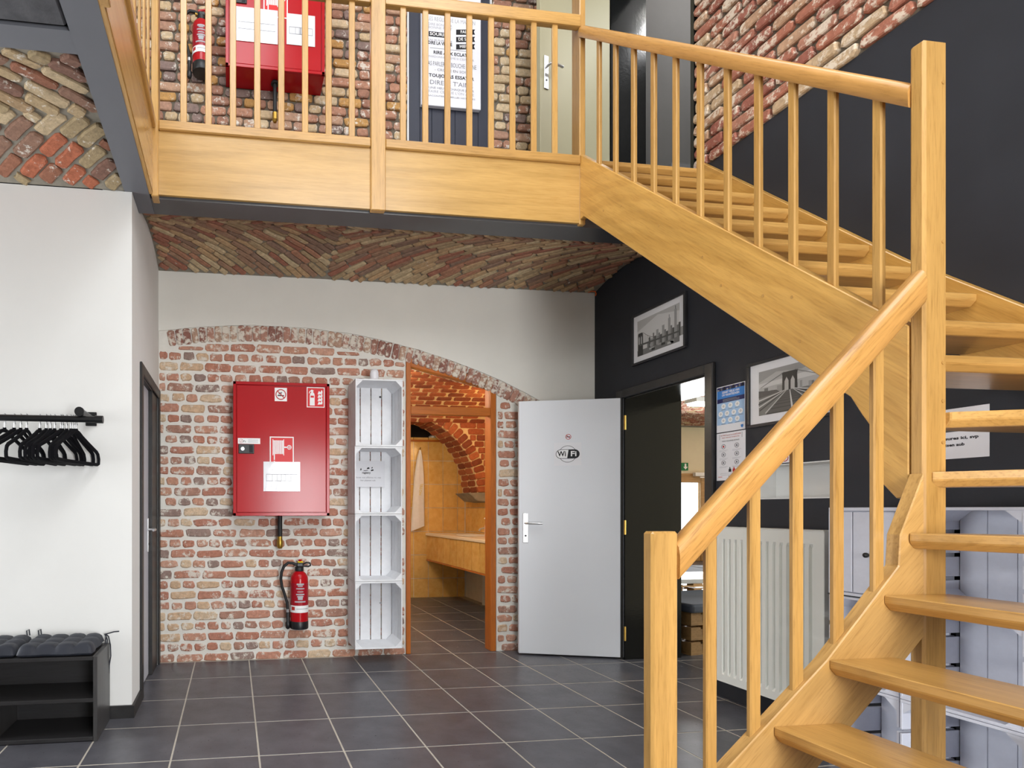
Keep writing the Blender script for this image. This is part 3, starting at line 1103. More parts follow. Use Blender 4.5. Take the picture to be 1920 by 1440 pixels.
ts = brick_meshes('brick', 0.196, 0.062, 0.016, 'brick_o', 6, 0.005)
for i in range(19):
    z = 1.42 + 0.075 * i
    x = 1.02 + (0.1 if i % 2 else 0)
    hw = math.sqrt(max(0, (AR + 0.14) ** 2 - (z - AZ) ** 2))
    while x < XW - 0.02:
        xa, xb = x, min(x + 0.2, XW - 0.005)
        x += 0.21
        if hw and xa < AX + hw and xb > AX + hw:
            xa = AX + hw
        elif hw and xa < AX - hw < xb:
            xb = AX - hw
        elif hw and AX - hw <= xa and xb <= AX + hw:
            continue
        if xb - xa > 0.03 and z < 2.75:
            items.append((R.choice(ts), mat4(EX, EY, EZ, ((xa + xb) / 2, 6.502, z), ((xb - xa) / 0.2, 1, 1.08))))
lay(ta, items, 300)
cb = MB().prism(F65, [(2.80, 1.36), (2.92, 1.26), (XW, 1.24), (XW, 1.36)], -0.40, 0.02).build('corbel', 'mortar_v', ta, bevel=0.008)
VT = (4.69, 6.5, 2.36, 2.2, 0.3)
vt = st(vault_sheet('ceiling_toilet', 1.0, XW, *VT, 'mortar_o'))
items = []
ylist = 4.74
r = 0
while ylist < 6.492:
    e = 0.01
    z = vault_z(ylist, *VT)
    dz = (vault_z(ylist + e, *VT) - vault_z(ylist - e, *VT)) / (2 * e)
    upn = Vector((0, -dz, 1)).normalized()
    az = EX.cross(upn)
    x = 1.0 + (0.11 if r % 2 else 0.0)
    while x < XW - 0.05:
        items.append((R.choice(ts), mat4(EX, upn, az, (x + 0.1, ylist, z + 0.004), (R.uniform(0.9, 1.0), 1, 1))))
        x += 0.212
    ylist += 0.074 / math.sqrt(1 + dz * dz)
    r += 1
for i in range(8):
    z = 2.14 + 0.075 * i
    for k in range(9):
        items.append((R.choice(ts), mat4(NY, EX, EZ, (XW + 0.002, 6.38 - 0.21 * k - (0.1 if i % 2 else 0), z), (1, 1, 1))))
lay(vt, [q for q in items if q[1].translation.x < XW - 0.09 or q[1].translation.x > XW], 300)

# ---- dining room beyond the black doorway
st(sboxes('wall_dining', [(3.48, 9.4, 11.5, 11.6, -0.02, 3.6), (9.4, 10.6, 11.5, 11.6, 1.96, 3.6), (10.6, 12.5, 11.5, 11.6, -0.02, 3.2),
                          (3.5, 12.5, 2.3, 2.4, -0.02, 3.2), (12.4, 12.5, 2.4, 11.5, -0.02, 3.2),
                          (3.48, 3.6, 4.7, 11.5, -0.02, 3.2)], 'kraft'))
st(sboxes('trim_5', [(3.6, 9.4, 11.47, 11.5, -0.02, 0.95)], 'black_wall'))
VD = (4.5, 11.5, 2.75, 2.6, 0.35)
vd = st(vault_sheet('ceiling_dining', 3.48, 12.5, 2.4, 11.5, 2.95, 3.0, 0.42, 'mortar_v'))
items = []
for i in range(60):
    for j in range(40):
        x, y = 4.2 + 0.21 * j + (0.1 if i % 2 else 0), 6.6 + 0.08 * i
        if x > 12.3 or y > 11.45:
            continue
        z = vault_z(y, 2.4, 11.5, 2.95, 3.0, 0.42)
        items.append((R.choice(rs_), mat4(EX, EZ, NY, (x, y, z), (0.95, 0.6, 1))))
lay(vd, items, 0, 'brick', 'brick_fill')
w2 = st(sboxes('window_2', [(9.4, 9.5, 11.46, 11.56, 0, 1.96), (10.41, 10.6, 11.46, 11.56, 0, 1.96), (9.5, 10.41, 11.46, 11.56, 1.76, 1.96),
                            (9.5, 10.41, 11.47, 11.55, 0, 0.6)], 'pallet', bevel=0.01))
MB().box(9.5, 10.41, 11.5, 11.51, 0.6, 1.76).build('pane', 'glass', w2)
# ---- small room behind the upper doorway
st(sboxes('wall_landing', [(3.3, 4.6, 4.41, 4.47, ZG, 6.0), (4.5, 4.6, 2.6, 4.41, ZG, 6.0), (3.3, 4.6, 2.5, 2.6, ZG, 6.0),
                           (3.3, 4.6, 2.5, 4.47, 5.9, 6.0), (3.3, 4.6, 2.5, 4.47, ZG - 0.1, ZG)], 'grey_wall'))

# ================================================================== STAIRCASE
XI = 2.142        # outer face of the inner string of the upper flight
YN = 1.509        # front of the newel plane
stair = thing('staircase', 'open-riser beech staircase turning a quarter beside the black wall', 'staircase', (2.1, 1.3, 0))


def tread(plan, z, nose=(0, 1), ch=0.02, th=0.048):
    """plan: corner list (x,y); edge plan[0]-plan[1] is the nosing"""
    a, b = Vector(plan[0]), Vector(plan[1])
    c = sum((Vector(p) for p in plan), Vector((0, 0))) / len(plan)
    e = (b - a).normalized()
    n = Vector((-e.y, e.x))
    if (c - a).dot(n) < 0:
        n = -n
    r0 = [Vector((p[0], p[1], z)) for p in plan]
    r1 = [Vector((p[0], p[1], z - 0.026)) for p in plan]
    r2 = [Vector((p[0], p[1], z - th)) for p in plan]
    r2[0] += Vector((n.x, n.y, 0)) * ch
    r2[1] += Vector((n.x, n.y, 0)) * ch
    m = MB()
    m.rings([r0, r1, r2])
    return m


YO = 0.66
lower = [(1.23, 0.121), (1.42, 0.314), (1.612, 0.507), (1.803, 0.7013), (1.996, 0.8947)]
for x, z in lower:
    tread([(x, YO), (x, YN + 0.001), (x + 0.232, YN + 0.001), (x + 0.232, YO)], z).build('tread', 'wy', stair, bevel=0.003)
tread([(2.31, YO), (2.083, YN - 0.001), (2.20, YN - 0.001), (2.95, YO)], 1.0853).build('tread', 'wy', stair, bevel=0.003)
tread([(2.955, YO + 0.02), (2.166, YN - 0.001), (2.225, YN + 0.03), (2.96, 1.245)], 1.2767).build('tread', 'wy', stair, bevel=0.003)
tread([(2.96, 1.205), (2.2265, 1.500), (2.2265, 1.575), (2.96, 1.60)], 1.465).build('tread', 'wx', stair, bevel=0.003)
UR = (ZG - 1.2767) / 11
for i in range(9, -1, -1):
    z = ZG - UR * i
    y = 3.262 - 0.193 * i
    x0 = 2.2265 if i == 9 else XI + 0.04
    tread([(x0, y), (2.96, y), (2.96, y + 0.235), (x0, y + 0.235)], z).build('tread', 'wx', stair, bevel=0.003)

# inner string of the lower flight
low = [(1.298, 0.243), (1.458, 0.391), (1.796, 0.700), (2.050, 0.984), (2.056, 1.081), (2.1415, 1.275), (2.1415, 0.762),
       (1.994, 0.6077), (1.764, 0.374), (1.396, 0.0), (1.298, 0.0)]
MB().prism(FY(YN), low, -0.04, 0).build('stringer', 'wlow', stair, bevel=0.003)
# outer string of the lower flight
MB().prism(FY(YO), [(1.2, 0.2), (2.2, 1.12), (3.0, 1.45), (3.0, 1.1), (2.2, 0.86), (1.36, 0.0), (1.2, 0.0)], 0, 0.04).build('stringer', 'wlow', stair, bevel=0.003)
# inner string of the upper flight, with the swept foot at the newel
zt_ = lambda y: 3.372 - 0.94 * (3.28 - y)
zb_ = lambda y: 2.985 - 0.945 * (3.26 - y)
ins = [(-3.2775, zt_(3.2775)), (-1.5505, zt_(1.5505)), (-1.5505, 1.20), (-1.585, 1.195), (-1.625, 1.245), (-1.642, 1.29), (-1.645, 1.385),
       (-1.66, 1.44), (-1.687, 1.485), (-1.723, 1.553), (-1.79, 1.615), (-3.24, zb_(3.24)), (-3.2775, 2.965)]
MB().prism(FX(XI), ins, -0.04, 0).build('stringer', 'wup', stair, bevel=0.003)
# wall string
ws = [(-3.26, 3.372), (-2.167, 2.275), (-1.776, 1.925), (-1.2, 1.62), (-0.66, 1.45), (-0.66, 1.0), (-1.2, 1.10), (-1.8, 1.63), (-1.994, 1.82), (-3.26, 3.06)]
MB().prism(FX(2.96), ws, -0.039, 0).build('stringer', 'wup', stair, bevel=0.003)
# newels
nw = MB().box(XI, XI + 0.085, YN, YN + 0.041, 0, 2.632).build('newel_post', 'wz', stair, bevel=0.007)
nw2 = MB().box(1.213, 1.299, YN, YN + 0.041, 0, 1.095).build('newel_post', 'wz', stair, bevel=0.007)
for z in (1.62, 1.50, 1.37, 1.27, 2.50, 2.0):
    MB().lathe([(0.006, 0), (0.006, 0.002)], (XI + 0.068, YN, z), (0, -1, 0), 10).build('peg', 'wx', stair)
for (y, z) in ((2.05, 2.03), (1.93, 1.98), (1.90, 1.80), (2.35, 2.32), (2.25, 2.15), (2.62, 2.6), (2.9, 2.85), (3.05, 2.9)):
    MB().lathe([(0.006, 0), (0.006, 0.002)], (XI, y, z), (-1, 0, 0), 10).build('peg', 'wx', stair)

RAILP = [(-0.022, -0.032), (0.022, -0.032), (0.026, -0.026), (0.027, 0.008), (0.022, 0.024), (0.011, 0.033), (-0.011, 0.033), (-0.022, 0.024),
         (-0.027, 0.008), (-0.026, -0.026)]


def sloped_rail(p0, p1, side, prof, up_scale=1.0):
    """ends cut plumb"""
    p0, p1 = Vector(p0), Vector(p1)
    d = (p1 - p0).normalized()
    horiz = math.hypot(d.x, d.y)
    rings = [[p + Vector(side) * w + Vector((0, 0, h / horiz * up_scale)) for w, h in prof] for p in (p0, p1)]
    return MB().rings(rings)


ym = YN + 0.0205
sloped_rail((1.297, ym, 1.008), (XI + 0.002, ym, 1.860), (0, 1, 0), RAILP, 1.17).build('handrail', 'wrail_lo', stair, smooth=True)
xm = XI + 0.02
sloped_rail((xm, 1.548, 2.48), (xm, 3.282, 4.142), (1, 0, 0), RAILP, 0.86).build('handrail', 'wrail_up', stair, smooth=True)
rz = lambda x: 1.008 + (x - 1.297) * (1.860 - 1.008) / (XI - 1.297)
lowtop = lambda x: 0.391 + (x - 1.458) * 0.914 if x < 1.796 else 0.700 + (x - 1.796) * 1.118
for x in (1.40, 1.547, 1.6935, 1.8354, 1.9776):
    w = 0.036
    m = MB().prism(FY(ym - 0.009), [(x, lowtop(x) - 0.004), (x + w, lowtop(x + w) - 0.004), (x + w, rz(x + w) - 0.03), (x, rz(x) - 0.03)], -0.018, 0)
    m.build('baluster', 'wz', stair, bevel=0.004)
ruz = lambda y: 2.48 + (y - 1.548) * (4.142 - 2.48) / (3.282 - 1.548)
for i in range(11):
    y = 1.635 + 0.1468 * i
    w = 0.03
    m = MB().prism(FX(xm - 0.01), [(-y - w, zt_(y + w) - 0.004), (-y, zt_(y) - 0.004), (-y, ruz(y) - 0.025), (-y - w, ruz(y + w) - 0.025)], -0.02, 0)
    m.build('baluster', 'wz', stair, bevel=0.004)

# ================================================================== GALLERY BALUSTRADE
gal = thing('gallery_balustrade', 'beech gallery balustrade with flat balusters above a plain panelled front', 'balustrade', (0.9, 3.3, 2.94))
YG = 3.28
CX0 = XI
gx = lambda x, y=YG: y * math.tan(math.atan((x - 571) / 1060) + math.radians(7.2))
MB().box(CX0, CX0 + 0.04, YG - 0.002, YG + 0.085, 2.935, 4.46).build('post', 'wz', gal, bevel=0.005)
MB().box(0.809, 0.897, YG - 0.018, YG + 0.022, 2.93, 4.34).build('post', 'wz', gal, bevel=0.004)
MB().box(-0.458, -0.418, YG - 0.018, YG + 0.065, 2.925, 4.46).build('post', 'wz', gal, bevel=0.004)
for xa, xb in ((-0.418, 0.809), (0.897, CX0)):
    MB().box(xa, xb, YG + 0.003, YG + 0.021, 2.945, 3.305).build('panel', 'wpanel', gal)
    MB().box(xa, xb, YG - 0.014, YG + 0.024, 3.305, 3.362).build('bottom_rail', 'wx', gal, bevel=0.006)
    MB().box(xa, xb, YG - 0.016, YG + 0.026, 4.158, 4.232).build('top_rail', 'wx', gal, bevel=0.009, seg=2)
for i in range(8):
    x = -0.298 + 0.1395 * i
    MB().box(x, x + 0.0365, YG - 0.004, YG + 0.010, 3.358, 4.162).build('baluster', 'wz', gal, bevel=0.003)
for i in range(8):
    x = 0.99 + 0.1385 * i
    MB().box(x, x + 0.0365, YG - 0.004, YG + 0.010, 3.358, 4.162).build('baluster', 'wz', gal, bevel=0.003)
# run along the left
XG = -0.448
MB().box(XG - 0.018, XG, -2.6, YG - 0.018, 2.945, 3.305).build('panel', 'wpanel_y', gal)
MB().box(XG - 0.022, XG + 0.016, -2.6, YG - 0.018, 3.305, 3.362).build('bottom_rail', 'wy', gal, bevel=0.006)
MB().box(XG - 0.022, XG + 0.016, -2.6, YG - 0.018, 4.158, 4.232).build('top_rail', 'wy', gal, bevel=0.009)
MB().box(XG - 0.02, XG + 0.02, 1.98, 2.07, 2.93, 4.34).build('post', 'wz', gal, bevel=0.004)
MB().box(XG - 0.025, XG - 0.003, -2.6, YG - 0.018, 2.932, 2.945).build('edge_strip', 'wy', gal)
for i in range(16):
    y = 3.12 - 0.142 * i
    if abs(y - 2.02) < 0.07:
        continue
    MB().box(XG - 0.012, XG + 0.002, y - 0.018, y + 0.018, 3.358, 4.162).build('baluster', 'wz', gal, bevel=0.003)

# ================================================================== FIRE HOSE CABINETS, EXTINGUISHERS
def hose_cabinet(x0, x1, z0, z1, yf, yw, label, upstairs):
    t = thing('fire_hose_cabinet', label, 'fire cabinet', ((x0 + x1) / 2, yw, z0), 'fire hose cabinets')
    MB().box(x0, x1, yf + 0.012, yw, z0, z1).build('body', 'red', t, bevel=0.003)
    f = FY(yf)
    fm = MB()
    fm.fbox(f, x0, x1, z1 - 0.022, z1, -0.012, 0.004).fbox(f, x0, x1, z0, z0 + 0.022, -0.012, 0.004)
    fm.fbox(f, x0, x0 + 0.022, z0, z1, -0.012, 0.004).fbox(f, x1 - 0.022, x1, z0, z1, -0.012, 0.004)
    fm.build('frame', 'red', t, bevel=0.002)
    d = MB().fbox(f, x0 + 0.026, x1 - 0.026, z0 + 0.026, z1 - 0.026, -0.012, 0.0).build('door', 'red', t, bevel=0.003)
    W = x1 - x0
    lk = MB().fbox(f, x0 + 0.04, x0 + 0.155, z1 - 0.535, z1 - 0.465, 0, 0.008).build('lock', 'black_plastic', d, bevel=0.003)
    MB().lathe([(0.017, 0), (0.014, 0.006)], f.p(x0 + 0.07, z1 - 0.5, 0.008), f.n, 16).build('key_cylinder', 'chrome', lk)
    MB().fbox(f, x0 + 0.118, x0 + 0.145, z1 - 0.527, z1 - 0.473, 0.006, 0.0095).build('finger_slot', 'ink', lk)
    s = rect('label_strip', f, x0 + 0.035, x0 + 0.2, z1 - 0.462, z1 - 0.42, 'white_sign', d, 0.0015)
    ringpoly('label_ring', f, x0 + 0.058, z1 - 0.441, 0.015, 0.013, 'ink_red', s, 0.002, 18)
    poly('label_tick', f, [(x0 + 0.05, z1 - 0.437), (x0 + 0.057, z1 - 0.45), (x0 + 0.07, z1 - 0.426), (x0 + 0.057, z1 - 0.444)], 'ink_red', s, 0.0022)
    text('lettering', 'iPs', 0.022, f, x0 + 0.082, z1 - 0.444, 'ink', s, 0.002)
    for k in range(2):
        rect('text_line', f, x0 + 0.11, x0 + 0.185, z1 - 0.436 - k * 0.014, z1 - 0.432 - k * 0.014, 'ink_light', s, 0.002)
    # hose reel sign
    hx, hz = x0 + 0.5 * W, z1 - 0.515
    if upstairs:
        hx, hz = x0 + 0.5 * W, z1 - 0.5
    s = rect('hose_sign', f, hx - 0.09 + 0.0, hx + 0.09, hz - 0.11, hz + 0.11, 'white_sign', d, 0.0016)
    rect('sign_field', f, hx - 0.082, hx + 0.082, hz - 0.102, hz + 0.102, 'red_sign', s, 0.0022)
    for k in range(7):
        rect('reel_bar', f, hx - 0.062 + k * 0.0108, hx - 0.054 + k * 0.0108, hz - 0.02, hz + 0.082, 'white_sign', s, 0.0028)
    for k in (0, 1):
        rect('reel_flange', f, hx - 0.069 + k * 0.081, hx - 0.064 + k * 0.081, hz - 0.03, hz + 0.09, 'white_sign', s, 0.0028)
    rect('reel_axle', f, hx + 0.016, hx + 0.042, hz + 0.026, hz + 0.036, 'white_sign', s, 0.0028)
    ringpoly('reel_wheel', f, hx + 0.056, hz + 0.031, 0.017, 0.012, 'white_sign', s, 0.0028, 18)
    rect('reel_spoke', f, hx + 0.054, hx + 0.058, hz + 0.017, hz + 0.045, 'white_sign', s, 0.003)
    rect('reel_spoke', f, hx + 0.042, hx + 0.070, hz + 0.029, hz + 0.033, 'white_sign', s, 0.003)
    rect('hose_line', f, hx - 0.06, hx - 0.052, hz - 0.065, hz - 0.02, 'white_sign', s, 0.0028)
    rect('hose_end', f, hx - 0.061, hx - 0.051, hz - 0.09, hz - 0.072, 'white_sign', s, 0.0028)
    # extinguisher sign top right
    ex, ez = x1 - 0.105, z1 - 0.105
    s = rect('extinguisher_sign', f, ex - 0.068, ex + 0.068, ez - 0.076, ez + 0.076, 'white_sign', d, 0.0016)
    rect('sign_field', f, ex - 0.062, ex + 0.062, ez - 0.07, ez + 0.07, 'red_sign', s, 0.0022)
    poly('pictogram_bottle', f, [(ex - 0.045, ez - 0.062), (ex - 0.008, ez - 0.062), (ex - 0.008, ez + 0.015), (ex - 0.012, ez + 0.03), (ex - 0.02, ez + 0.038),
         (ex - 0.033, ez + 0.038), (ex - 0.041, ez + 0.03), (ex - 0.045, ez + 0.015)], 'white_sign', s, 0.0028)
    rect('pictogram_label', f, ex - 0.039, ex - 0.014, ez - 0.003, ez + 0.012, 'red_sign', s, 0.0034)
    poly('pictogram_horn', f, [(ex - 0.03, ez + 0.038), (ex - 0.02, ez + 0.038), (ex - 0.016, ez + 0.052), (ex - 0.03, ez + 0.058), (ex - 0.048, ez + 0.044), (ex - 0.052, ez + 0.03),
         (ex - 0.048, ez + 0.028), (ex - 0.04, ez + 0.044)], 'white_sign', s, 0.0028)
    for k in range(4):
        zz = ez - 0.055 + k * 0.026
        poly('pictogram_flame', f, [(ex + 0.014, zz), (ex + 0.05, zz + 0.004), (ex + 0.052, zz + 0.02), (ex + 0.046, zz + 0.034), (ex + 0.036, zz + 0.016), (ex + 0.024, zz + 0.026)],
             'white_sign', s, 0.0028)
    # no smoking plate
    nx, nz = x0 + 0.49 * W, z1 - 0.09
    s = rect('no_smoking_plate', f, nx - 0.046, nx + 0.046, nz - 0.05, nz + 0.05, 'white_sign', d, 0.0016)
    ringpoly('no_smoking_ring', f, nx, nz, 0.04, 0.033, 'ink_red', s, 0.0022)
    rect('cigarette', f, nx - 0.024, nx + 0.024, nz - 0.012, nz - 0.004, 'ink', s, 0.002)
    poly('smoke', f, [(nx - 0.02, nz), (nx + 0.004, nz), (nx + 0.01, nz + 0.02), (nx - 0.012, nz + 0.014)], 'ink_grey', s, 0.002)
    poly('no_smoking_bar', f, [(nx - 0.03, nz + 0.025), (nx - 0.025, nz + 0.03), (nx + 0.03, nz - 0.025), (nx + 0.025, nz - 0.03)], 'ink_red', s, 0.0024)
    # sheet in a plastic sleeve
    px, pz = (x0 + 0.5 * W, z1 - 0.705)
    shs = [(px - 0.137, px + 0.137, pz - 0.108, pz + 0.112)]
    if upstairs:
        shs = [(x0 + 0.10 * W, x0 + 0.52 * W, z0 + 0.19, z0 + 0.44), (x0 + 0.61 * W, x0 + 0.90 * W, z0 + 0.20, z0 + 0.43)]
    for (a0, a1, b0, b1) in shs:
        s = rect('sheet', f, a0, a1, b0, b1, 'paper_gloss', d, 0.0045, 0.001)
        bz = (b0 + b1) / 2 - 0.01
        for a, b in ((a0 + 0.02, a0 + 0.11), (a0 + 0.1, a1 - 0.11), (a1 - 0.12, a1 - 0.02)):
            for q in (0, 1):
                rect('plan_line', f, a, b, bz + q * 0.05 - 0.025, bz + q * 0.05 - 0.022, 'ink_grey', s, 0.005)
            for q in range(3):
                x = a + (b - a) * q / 2
                rect('plan_wall', f, x, x + 0.002, bz - 0.025, bz + 0.025, 'ink_grey', s, 0.005)
    return t


hc = hose_cabinet(0.0, 0.722, 1.112, 2.108, 4.215, YB - 0.002, 'red fire hose cabinet on the white-jointed brick wall beside the stacked crates', False)
m = MB().tube([(0.355, 4.31, 1.115), (0.355, 4.31, 0.93)], 0.018, 12).build('feed_pipe', 'black_rubber', hc, smooth=True)
MB().lathe([(0.0, 0), (0.016, 0.004), (0.024, 0.02), (0.024, 0.06), (0.019, 0.075), (0.019, 0.095)], (0.355, 4.31, 0.858), (0, 0, 1), 14).build('nozzle', 'brass', m, smooth=True)
hc2 = hose_cabinet(-0.055, 0.68, 4.41, 5.41, 4.18, 4.395, 'red fire hose cabinet on the gallery wall behind the balusters', True)
m = MB().tube([(0.315, 4.29, 4.412), (0.315, 4.29, 4.17)], 0.015, 12).build('feed_pipe', 'black_rubber', hc2, smooth=True)
MB().lathe([(0.03, 0), (0.03, 0.012), (0.02, 0.03)], (0.315, 4.29, 4.385), (0, 0, 1), 16).build('pipe_collar', 'black_rubber', m)
MB().lathe([(0.012, 0), (0.02, 0.02), (0.02, 0.07)], (0.315, 4.29, 4.10), (0, 0, 1), 12).build('nozzle', 'brass', m)


def extinguisher(x, y, z, r, h, label, kind):
    t = thing('fire_extinguisher', label, 'extinguisher', (x, y, z), 'fire extinguishers')
    b = MB().lathe([(r, 0.06), (r, h * 0.86), (r * 0.93, h * 0.91), (r * 0.74, h * 0.955), (r * 0.5, h * 0.985), (r * 0.42, h)], (x, y, z), (0, 0, 1), 28).build('cylinder', 'red', t, smooth=True)
    MB().lathe([(r * 0.7, 0.0), (r * 0.98, 0.004), (r * 1.02, 0.012), (r * 1.02, 0.062), (r, 0.064)], (x, y, z), (0, 0, 1), 28).build('base_ring', 'black_plastic', t, smooth=True)
    MB().lathe([(r * 0.46, h - 0.004), (r * 0.5, h + 0.004), (r * 0.5, h + 0.028), (r * 0.36, h + 0.034)], (x, y, z), (0, 0, 1), 20).build('collar', 'black_plastic', t)
    v = MB().box(x - 0.02, x + 0.03, y - 0.018, y + 0.018, z + h + 0.03, z + h + 0.062).build('valve', 'black_plastic', t, bevel=0.006)
    if kind == 'foam':
        MB().box(x - 0.012, x + 0.028, y - 0.012, y + 0.012, z + h + 0.06, z + h + 0.073).build('safety_tab', 'yellow', v, bevel=0.003)
        MB().lathe([(0.012, 0), (0.014, 0.008), (0.008, 0.014)], (x + 0.006, y, z + h + 0.072), (0, 0, 1), 14).build('strike_knob', 'red', v)
        MB().tube([(x + 0.03, y, z + h + 0.05), (x + 0.055, y - 0.006, z + h + 0.062), (x + 0.082, y - 0.008, z + h + 0.058), (x + 0.086, y - 0.008, z + h + 0.04),
                   (x + 0.07, y - 0.006, z + h + 0.032), (x + 0.03, y, z + h + 0.036)], 0.007, 8).build('carry_handle', 'black_plastic', v, smooth=True)
    else:
        MB().tube([(x - 0.025, y, z + h + 0.07), (x + 0.03, y, z + h + 0.085), (x + 0.075, y, z + h + 0.115)], 0.009, 8).build('carry_handle', 'red', v, smooth=True)
        MB().tube([(x + 0.02, y - 0.01, z + h + 0.06), (x + 0.06, y - 0.01, z + h + 0.035), (x + 0.072, y - 0.01, z + h + 0.0)], 0.007, 8).build('trigger', 'red', v, smooth=True)
        MB().lathe([(0.014, 0), (0.014, 0.02)], (x - 0.045, y, z + h + 0.045), (1, 0, 0), 12).build('outlet', 'brass', v)
    # label bands follow the cylinder
    def band(nm, z0, z1, a0, a1, mat, rr):
        mm = MB()
        R0 = []
        for k in range(13):
            a = math.radians(a0 + (a1 - a0) * k / 12)
            R0.append(Vector((x + rr * math.sin(a), y - rr * math.cos(a), 0)))
        i = len(mm.V)
        for zz in (z0, z1):
            mm.V += [Vector((p.x, p.y, z + zz)) for p in R0]
        mm.F += [[k, k + 1, 13 + k + 1, 13 + k] for k in range(12)]
        return mm.build(nm, mat, b, recalc=False)
    M.setdefault('red_label', plain('deep_red_label', (160, 16, 34), 0.3, 0.4, var=0.02))
    band('label', h * 0.36, h * 0.80, -80, 80, 'red_label', r + 0.0012)
    band('sticker', h * 0.30, h * 0.42, -80, 75, 'white_sign', r + 0.0022)
    for k, (w, zz, hh) in enumerate(((46, 0.77, 0.012), (30, 0.745, 0.008), (52, 0.70, 0.008), (40, 0.65, 0.006), (52, 0.60, 0.01), (40, 0.565, 0.008), (30, 0.52, 0.03), (70, 0.475, 0.01))):
        band('text_line', h * zz, h * zz + hh, -w / 2, w / 2, 'ink_light', r + 0.0022)
    band('sticker_text', h * 0.34, h * 0.40, -60, -35, 'ink_red', r + 0.003)
    band('sticker_text', h * 0.36, h * 0.372, -25, 55, 'ink_light', r + 0.003)
    hp = [(-0.02, 0.045), (-0.05, 0.058), (-0.085, 0.062), (-0.118, 0.035), (-0.137, -0.01), (-0.142, -0.06), (-0.133, -0.12), (-0.112, -0.18), (-0.095, -0.24), (-0.09, -0.29)]
    ho = MB().tube([(x + a, y - 0.005, z + h + q) for a, q in hp], 0.0115, 10).build('hose', 'black_rubber', t, smooth=True)
    MB().lathe([(0.0125, 0), (0.0125, 0.024)], (x - 0.09, y - 0.005, z + h - 0.315), (0, 0, 1), 12).build('ferrule', 'chrome', ho)
    MB().lathe([(0.006, 0), (0.017, 0.01), (0.02, 0.05), (0.013, 0.06), (0.014, 0.13)], (x - 0.088, y - 0.005, z + h - 0.445), (0, 0, 1), 12).build('nozzle', 'black_plastic', ho, smooth=True)
    MB().box(x - 0.03, x + 0.03, y + r * 0.8, YB - 0.012, z + h * 0.75, z + h * 0.8).build('wall_bracket', 'black_plastic', t)
    return t


extinguisher(0.503, 4.305, 0.245, 0.069, 0.445, 'red fire extinguisher with black hose on the wall under the lower hose cabinet', 'foam')
extinguisher(-0.235, 4.295, 4.415, 0.066, 0.40, 'red fire extinguisher on the gallery wall behind the left balusters', 'powder')


# ================================================================== CRATES
def crate(name, fr, w, h, d, label, mat='crate_w', group=None, nback=4, nside=3, side_vertical=True, closed=False, fullback=False):
    """fr: origin at the lower left of the front opening, normal towards the viewer"""
    t = thing(name, label, 'crate', fr.p(w / 2, 0, -d / 2), group)
    e = 0.012
    for b0, b1 in ((0, e), (h - e, h)):
        MB().fbox(fr, 0, w, b0, b1, -d, 0).build('end_board', mat, t, bevel=0.0015)
    g = 0.008
    bw = (w - 2 * e - (nback + 1) * g * (0 if fullback else 1)) / nback
    gg = 0.0015 if fullback else g
    bw = (w - 2 * e - (nback - 1) * gg) / nback
    for i in range(nback):
        a = e + i * (bw + gg)
        MB().fbox(fr, a, a + bw, e, h - e, -d, -d + 0.009).build('back_slat', mat, t, bevel=0.0015)
    for a0, a1 in ((0, 0.009), (w - 0.009, w)):
        if side_vertical:
            sw = (d - (nside - 1) * g) / nside
            for i in range(nside):
                c0 = -d + i * (sw + g)
                MB().fbox(fr, a0, a1, 0.0 + e, h - e, c0, c0 + sw).build('side_slat', mat, t, bevel=0.0015)
        else:
            g2 = 0.016
            sw = (h - 2 * e - (nside - 1) * g2) / nside
            for i in range(nside):
                b0 = e + i * (sw + g2)
                MB().fbox(fr, a0, a1, b0, b0 + sw, -d, 0).build('side_slat', mat, t, bevel=0.0015)
    q = 0.045
    for a, s in ((0.009, 1), (w - 0.009, -1)):
        for b, v in ((e, 1), (h - e, -1)):
            MB().prism(fr, [(a, b), (a + s * q, b), (a, b + v * q)], -d + 0.011, -0.002).build('corner_post', mat, t)
    return t


names = ['topmost white crate of the wall-hung column beside the red cabinet', 'second white crate from the top of the wall-hung column, holding a notice',
         'third white crate from the top of the wall-hung column', 'lowest white crate of the wall-hung column, near the floor']
top = 2.134
for i in range(4):
    f = FY(4.115).at(0.898 + (0.003 if i == 0 else -0.003) + 0.001 * i, top - 0.504 * (i + 1))
    c = crate('wooden_crate', f, 0.362, 0.502, 0.266, names[i], 'crate_w', 'white crates hung on the brick wall')
    if i == 0:
        MB().lathe([(0.008, 0), (0.008, 0.001)], f.p(0.255, 0.42, -0.2555), f.n, 12).build('screw', 'ink', c)
    if i == 3:
        for a in (0.06, 0.26):
            MB().lathe([(0.008, 0), (0.008, 0.001)], f.p(a, 0.30, -0.2555), f.n, 12).build('screw', 'ink_light', c)
    if i == 1:
        fn = f.at(0.02, 0.21, -0.245)
        nt = tag(MB().fbox(fn, 0, 0.275, 0, 0.205, -0.001, 0).build('notice_sheet', 'paper_gloss'), 'glossy white notice sheet inside the second wall-hung crate', 'notice')
        for k, (a0, a1, b0, b1) in enumerate(((0.075, 0.088, 0.13, 0.15), (0.1, 0.14, 0.125, 0.133), (0.128, 0.152, 0.14, 0.156), (0.16, 0.185, 0.125, 0.14), (0.165, 0.178, 0.145, 0.16))):
            poly('symbol_stroke', fn, [(a0, b0), (a1, b0 + 0.004), (a1 - 0.004, b1), (a0 + 0.006, b1 - 0.003)], 'ink', nt)
        text('lettering', 'registry', 0.022, fn, 0.125, 0.112, 'ink', nt, bold=0.0006)
        text('lettering', 'Placez vos affaires ici, svp', 0.017, fn, 0.138, 0.075, 'ink_grey', nt, width=0.21)
        text('lettering', 'hier plaatsen aub', 0.017, fn, 0.138, 0.052, 'ink_grey', nt, width=0.12)
